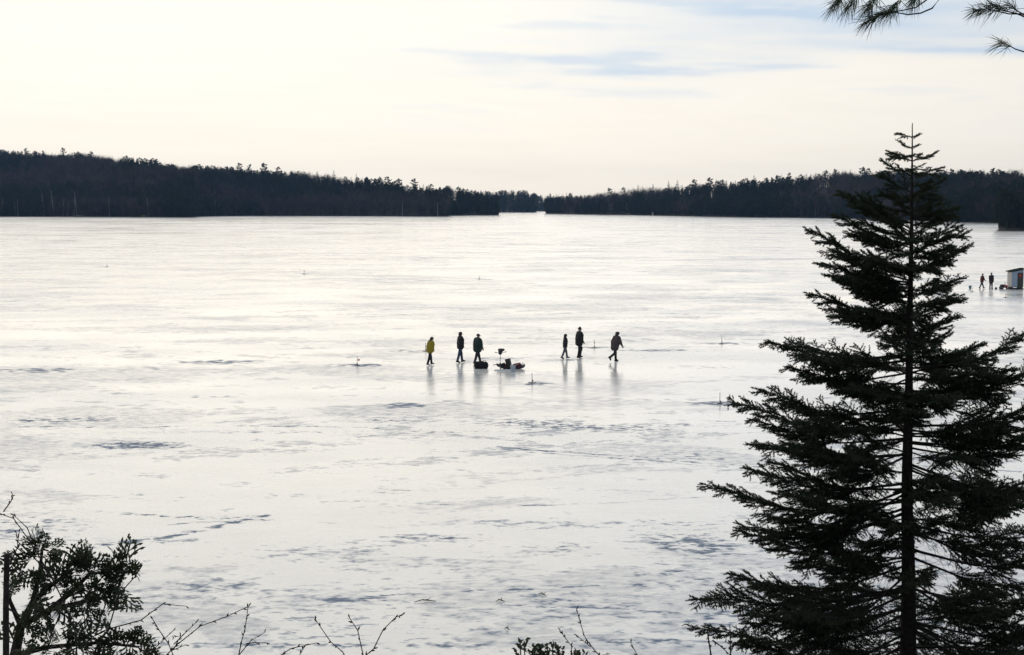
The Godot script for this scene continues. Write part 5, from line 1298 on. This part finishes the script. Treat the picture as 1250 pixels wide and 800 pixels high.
func make_shrubs(f: FastNoiseLite) -> void:
	var r := RandomNumberGenerator.new()
	r.seed = 27
	M.twig = stuff_mat("shrub twig", lin(0.045, 0.034, 0.028), 0.8, 0.3, 20.0)
	M.cedar = stuff_mat("cedar leaf", lin(0.045, 0.060, 0.026), 0.75)
	M.cedar.backlight_enabled = true
	M.cedar.backlight = lin(0.012, 0.018, 0.008)
	M.bark = stuff_mat("bark", lin(0.060, 0.047, 0.038), 0.95, 0.5, 6.0)
	# cedar
	var p0: Vector3 = CEDAR_LIMBS[0][0]
	var base := Vector3(p0.x, bank_height(p0.x, -p0.z, f), p0.z)
	var cd := thing("cedar_bush", "dark leafy cedar bush with flat sprays beside a cut stem", "bush", base)
	for i in CEDAR_LIMBS.size():
		var pts: Array = CEDAR_LIMBS[i].map(func(p): return p - base)
		if i == 0: pts.push_front(Vector3(0.02, -0.06, 0))
		var rad: Array = []
		for k in pts.size(): rad.append(lerpf(0.028 if i == 0 else 0.011, 0.004, float(k) / (pts.size() - 1)))
		part("trunk" if i == 0 else "limb", rod(pts, rad, 8), M.bark, cd)
	var sprays: Array = []
	for k in 6: sprays.append(cedar_spray(r))
	var limb_pts: Array = []
	for l in CEDAR_LIMBS:
		for i in l.size() - 1:
			for k in 6: limb_pts.append(l[i].lerp(l[i + 1], k / 6.0))
	for c in CEDAR_CLUSTERS:
		var s := Shape.new(); var wd := Shape.new()
		var best: Vector3 = limb_pts[0]
		for q in limb_pts:
			if q.distance_squared_to(c) < best.distance_squared_to(c): best = q
		var hub: Vector3 = c
		wd.tube([best - base, best.lerp(hub, 0.5) - base + rough_dir(r) * 0.008, hub - base], [0.0035, 0.0028, 0.0016], 4)
		for k in 8:
			var from: Vector3 = best.lerp(hub, r.randf_range(0.5, 1.0)) + rough_dir(r) * 0.016
			var x := (rough_dir(r) + Vector3(0.25, 0.45, 0)).normalized()
			if k < 3: x = (hub - best).normalized() if hub.distance_to(best) > 0.01 else Vector3.UP
			var z := x.cross(rough_dir(r)).normalized()
			var b := Basis(x, z.cross(x), z).scaled(Vector3.ONE * r.randf_range(0.6, 1.0))
			var src: Shape = sprays[r.randi() % 6]
			var at := Transform3D(b, from - base)
			s.v.append_array(at * src.v)
			for nn in src.n: s.n.append((b * nn).normalized())
		var o := part("twig", wd.mesh(), M.twig, cd)
		part("foliage", s.mesh(), M.cedar, o)
	# the sawn-off stem beside it
	var st0: Vector3 = CUT_STEM[0][0]
	var sb := Vector3(st0.x, bank_height(st0.x, -st0.z, f), st0.z)
	var cs := thing("cut_stem", "straight sawn off sapling stem standing beside the cedar bush", "stem", sb)
	for i in CUT_STEM.size():
		var pts: Array = CUT_STEM[i].map(func(p): return p - sb)
		if i == 0: pts.push_front(Vector3(0, -0.06, 0))
		var rad: Array = []
		for k in pts.size(): rad.append(0.0125 - 0.0008 * k if i == 0 else lerpf(0.004, 0.002, float(k) / (pts.size() - 1)))
		part("stem" if i == 0 else "side_twig", rod(pts, rad, 10), M.bark, cs)
	make_shrub("leafless_shrub", "tall leafless shrub with budded shoots growing through the cedar bush", SHOOTS_CEDAR, [0, 5], 0.0036, f, r)
	make_shrub("leafless_shrub", "leafless shrub with one long arching shoot next to the cedar", SHOOTS_ALDER, [0, 1, 2, 5], 0.0026, f, r)
	make_shrub("leafless_shrub", "leafless shrub with three forked upright shoots and a low slanting one", SHOOTS_DOGWOOD, [0, 1, 2, 3, 4], 0.0027, f, r)
	make_shrub("leafless_shrub", "thin leafless shrub beside the small leafy bush", SHOOTS_BRIAR, [0, 1, 3], 0.0022, f, r)
	make_shrub("broken_twig", "broken bent twig standing under the lowest spruce bough", SNAG, [0, 1], 0.0040, f, r)
	# small broad-leaved bush
	var b0: Vector3 = BUSH_LEAVES[3]
	var bb := Vector3(b0.x, bank_height(b0.x, -b0.z, f), b0.z)
	var bush := thing("leafy_bush", "small dark leafy bush top with rounded leaves between leafless shrubs", "bush", bb)
	for c in BUSH_LEAVES:
		var hub: Vector3 = c - bb
		var stem := part("stem", rod([Vector3(r.randf_range(-0.03, 0.03), -0.05, r.randf_range(-0.03, 0.03)), hub * Vector3(0.6, 0.55, 0.6), hub], [0.005, 0.004, 0.002], 5), M.twig, bush)
		var s := Shape.new()
		for k in 16:
			var a := hub + rough_dir(r) * 0.012 - Vector3(0, r.randf() * 0.03, 0)
			var d := (rough_dir(r) + Vector3(0, 0.4, 0)).normalized()
			var w := d.cross(rough_dir(r)).normalized() * 0.006
			var l := r.randf_range(0.016, 0.026)
			s.tri(a, a + d * l * 0.45 + w, a + d * l); s.tri(a, a + d * l, a + d * l * 0.45 - w)
		part("foliage", s.mesh(), M.cedar, stem)

func make_pine(f: FastNoiseLite) -> void:
	var r := RandomNumberGenerator.new()
	r.seed = 63
	M.pine_needle = stuff_mat("long pine needle", lin(0.045, 0.065, 0.035), 0.7)
	M.pine_needle.backlight_enabled = true
	M.pine_needle.backlight = lin(0.02, 0.03, 0.012)
	var base := Vector3(2.9, bank_height(2.9, 4.6, f) - 0.1, -4.6)
	var tree := thing("pine_tree", "pine with long needled twigs hanging in over the lake view", "tree", base)
	part("trunk", rod([Vector3.ZERO, Vector3(0.02, 2.5, 0), Vector3(-0.02, 5.5, 0.03), Vector3(0, 8.5, 0)], [0.16, 0.14, 0.10, 0.02], 12), M.bark, tree)
	# limbs outside the view that carry the twigs
	var limbs := [[Vector3(2.9, 9.75, -4.6), Vector3(2.2, 10.05, -4.3), Vector3(1.5, 10.08, -4.02), Vector3(0.95, 10.02, -3.98)], [Vector3(2.9, 9.5, -4.6), Vector3(2.2, 9.78, -4.2), Vector3(1.75, 9.84, -4.0), Vector3(1.55, 9.80, -4.0)], [Vector3(2.9, 9.3, -4.6), Vector3(2.2, 9.52, -4.2), Vector3(1.75, 9.64, -4.0), Vector3(1.54, 9.655, -4.0)]]
	for l in limbs:
		part("limb", rod(l.map(func(p): return p - base), [0.03, 0.02, 0.012, 0.006], 7), M.bark, tree)
	var carriers: Array = []
	for l in limbs:
		for i in l.size() - 1:
			for k in 8: carriers.append(l[i].lerp(l[i + 1], k / 8.0))
	for i in PINE_TWIGS.size():
		var pts: Array = PINE_TWIGS[i].duplicate()
		var best: Vector3 = carriers[0]
		for q in carriers:
			if q.distance_squared_to(pts[0]) < best.distance_squared_to(pts[0]): best = q
		pts.push_front(best)
		var rad: Array = []
		for k in pts.size(): rad.append(lerpf(0.0030, 0.0013, float(k) / (pts.size() - 1)))
		var o := part("twig", rod(pts.map(func(p): return p - base), rad, 5), M.bark, tree)
		# needle tufts near this twig's end
		var s := Shape.new()
		for c in PINE_TUFTS:
			var near := 1e9; var owner := -1
			for j in PINE_TWIGS.size():
				for p in PINE_TWIGS[j]:
					if p.distance_squared_to(c) < near: near = p.distance_squared_to(c); owner = j
			if owner != i: continue
			var tip: Vector3 = PINE_TWIGS[i][-1]; var prev: Vector3 = PINE_TWIGS[i][-3]
			var dir := (tip - prev).normalized()
			for q in 44:
				var a: Vector3 = c - base + dir * r.randf_range(-0.022, 0.014) + rough_dir(r) * 0.004
				var d := (dir * r.randf_range(0.35, 1.1) + rough_dir(r) * 0.62 + Vector3(0, -0.15, 0)).normalized()
				var l := r.randf_range(0.036, 0.066)
				var w := d.cross(rough_dir(r)).normalized() * 0.00075
				var m := a + d * l * 0.5 + Vector3(0, -0.002, 0)
				var e := a + d * l + Vector3(0, -0.007, 0)
				s.tri(a - w, m - w, a + w); s.tri(a + w, m - w, m + w); s.tri(m - w, e, m + w)
		if s.v.size() > 0: part("needles", s.mesh(), M.pine_needle, o)

func _ready() -> void:
	var t0 := Time.get_ticks_msec()
	# camera
	var cam := Camera3D.new()
	cam.name = "camera"
	cam.position = Vector3(0, EYE, 0)
	cam.rotation.x = -atan(149.0 / 1690.0)
	cam.fov = rad_to_deg(2.0 * atan(400.0 / 1690.0))
	cam.near = 0.1; cam.far = 6000.0
	add_child(cam)
	cam.current = true
	# sky, exposure, air
	var env := Environment.new()
	env.background_mode = Environment.BG_SKY
	env.sky = make_sky()
	env.tonemap_mode = Environment.TONE_MAPPER_LINEAR
	env.tonemap_exposure = 1.17
	env.sdfgi_enabled = true; env.ssao_enabled = true; env.ssil_enabled = true
	env.fog_enabled = true
	env.fog_mode = Environment.FOG_MODE_EXPONENTIAL
	env.fog_density = 0.000075
	env.fog_light_color = Color(0.62, 0.80, 1.0)
	var we := WorldEnvironment.new()
	we.name = "world"
	we.environment = env
	add_child(we)
	# the sun behind thin cloud, ahead and to the left
	var sun := DirectionalLight3D.new()
	sun.name = "sun"
	sun.light_energy = 0.18
	sun.light_color = Color(1.0, 0.93, 0.84)
	sun.light_angular_distance = 70.0
	sun.shadow_enabled = true
	sun.rotation_degrees = Vector3(-SUN_HEIGHT, 180.0 - SUN_AZIMUTH, 0)
	add_child(sun)
	print("sky ", Time.get_ticks_msec() - t0)
	make_ice()
	print("ice ", Time.get_ticks_msec() - t0)
	M.litter = stuff_mat("leaf litter", lin(0.05, 0.042, 0.035), 1.0)
	M.far_spruce = stuff_mat("spruce needles", lin(0.022, 0.035, 0.022), 0.9)
	M.far_pine = stuff_mat("pine needles", lin(0.028, 0.042, 0.026), 0.9)
	M.far_bare = stuff_mat("bare twigs", lin(0.058, 0.042, 0.038), 0.9)
	make_tree_meshes()
	var f := FastNoiseLite.new()
	f.seed = 4; f.frequency = 0.012; f.fractal_octaves = 3
	var left = [Vector2(-719.84, -920.89), Vector2(-569.1, -1102.63), Vector2(-499.69, -1168.51), Vector2(-424.43, -1151.31), Vector2(-351.36, -1134.61), Vector2(-247.34, -1072.4), Vector2(-261.45, -1151.31), Vector2(-236.35, -1232.96), Vector2(-124.33, -1204.49), Vector2(-55.83, -1168.51), Vector2(-57.53, -1283.52), Vector2(-12.52, -1327.06)]
	var left_ridge = [Vector3(-1044.5, 35.2, -1340.9), Vector3(-782.7, 51.3, -1522.6), Vector3(-676.5, 57.5, -1588.5), Vector3(-576.9, 55.0, -1571.3), Vector3(-460.4, 49.7, -1492.6), Vector3(-309.8, 32.7, -1347.3), Vector3(-322.0, 34.6, -1422.5), Vector3(-280.4, 34.2, -1467.0), Vector3(-138.6, 19.3, -1345.5), Vector3(-59.7, 10.9, -1251.2), Vector3(-61.0, 11.7, -1363.1), Vector3(-12.9, 5.6, -1369.5)]
	var far = [Vector2(-69.8, -1821.15), Vector2(-17.38, -1842.58), Vector2(5.43, -1842.58), Vector2(26.85, -1821.15), Vector2(32.66, -1910.03)]
	var far_ridge = [Vector3(-75.5, 16.0, -1971.2), Vector3(-18.8, 16.2, -1992.6), Vector3(5.9, 16.8, -1992.6), Vector3(29.0, 10.9, -1971.2), Vector3(35.2, 11.3, -2060.0)]
	var farthest = [Vector2(-83.38, -2175.42), Vector2(19.24, -2175.42), Vector2(96.21, -2175.42), Vector2(198.82, -2175.42)]
	var farthest_ridge = [Vector3(-92.9, 13.7, -2425.4), Vector3(21.4, 13.0, -2425.4), Vector3(107.2, 13.3, -2425.4), Vector3(221.4, 16.5, -2425.4)]
	var right = [Vector2(37.49, -1550.56), Vector2(64.14, -1450.01), Vector2(114.46, -1338.41), Vector2(177.61, -1094.91), Vector2(234.77, -1010.08), Vector2(243.72, -869.68), Vector2(245.07, -774.87), Vector2(255.41, -692.5), Vector2(293.06, -601.84), Vector2(356.83, -474)]
	var right_ridge = [Vector3(38.4, 4.7, -1590.6), Vector3(66.7, 5.7, -1510.4), Vector3(123.0, 11.7, -1440.8), Vector3(206.4, 18.4, -1275.3), Vector3(292.5, 24.0, -1261.9), Vector3(315.6, 21.8, -1129.7), Vector3(326.3, 19.8, -1034.9), Vector3(350.1, 18.4, -952.5), Vector3(418.1, 17.9, -861.8), Vector3(549.9, 21.4, -734.0)]
	var near = [Vector2(177.54, -506.27), Vector2(179.11, -499.79), Vector2(183.25, -496.61), Vector2(194.82, -488.84), Vector2(239.29, -474), Vector2(310.06, -446.87)]
	var near_ridge = [Vector3(187.6, 3.3, -536.3), Vector3(189.4, 3.3, -529.8), Vector3(193.8, 3.4, -526.6), Vector3(206.2, 3.7, -518.8), Vector3(253.7, 4.7, -504.0), Vector3(329.7, 7.3, -476.9)]
	var lands := [
		["hillside", "low wooded headland tapering to a point beside the narrow channel", left, left_ridge, 4.6, 0.02, 1.0],
		["hill_far", "distant wooded shore at the end of the lake behind the channel", far, far_ridge, 6.0, -0.2, 1.0],
		["hill_farthest", "farthest wooded rise seen beyond the open channel", farthest, farthest_ridge, 8.0, -0.2, 1.0],
		["hill_opposite", "long wooded slope running back from the channel towards the ice hut", right, right_ridge, 4.6, -0.1, 1.0],
		["point", "small wooded point of land jutting out near the ice hut", near, near_ridge, 2.8, -0.2, 0.8]]
	for l in lands: make_land(l[0], l[1], l[2], l[3], f)
	plant_forest(lands.map(func(l): return [l[2], l[3], l[4], l[5], l[6]]), f)
	print("forest ", Time.get_ticks_msec() - t0)
	M.far_bark = stuff_mat("dark bark", lin(0.05, 0.042, 0.036), 0.95)
	make_bank(f)
	make_gear()
	make_hut()
	make_far_shore(left, left_ridge, right, right_ridge, f)
	print("gear ", Time.get_ticks_msec() - t0)
	make_people()
	print("people ", Time.get_ticks_msec() - t0)
	make_spruce(f)
	print("spruce ", Time.get_ticks_msec() - t0)
	make_shrubs(f)
	make_pine(f)
	print("plants ", Time.get_ticks_msec() - t0)
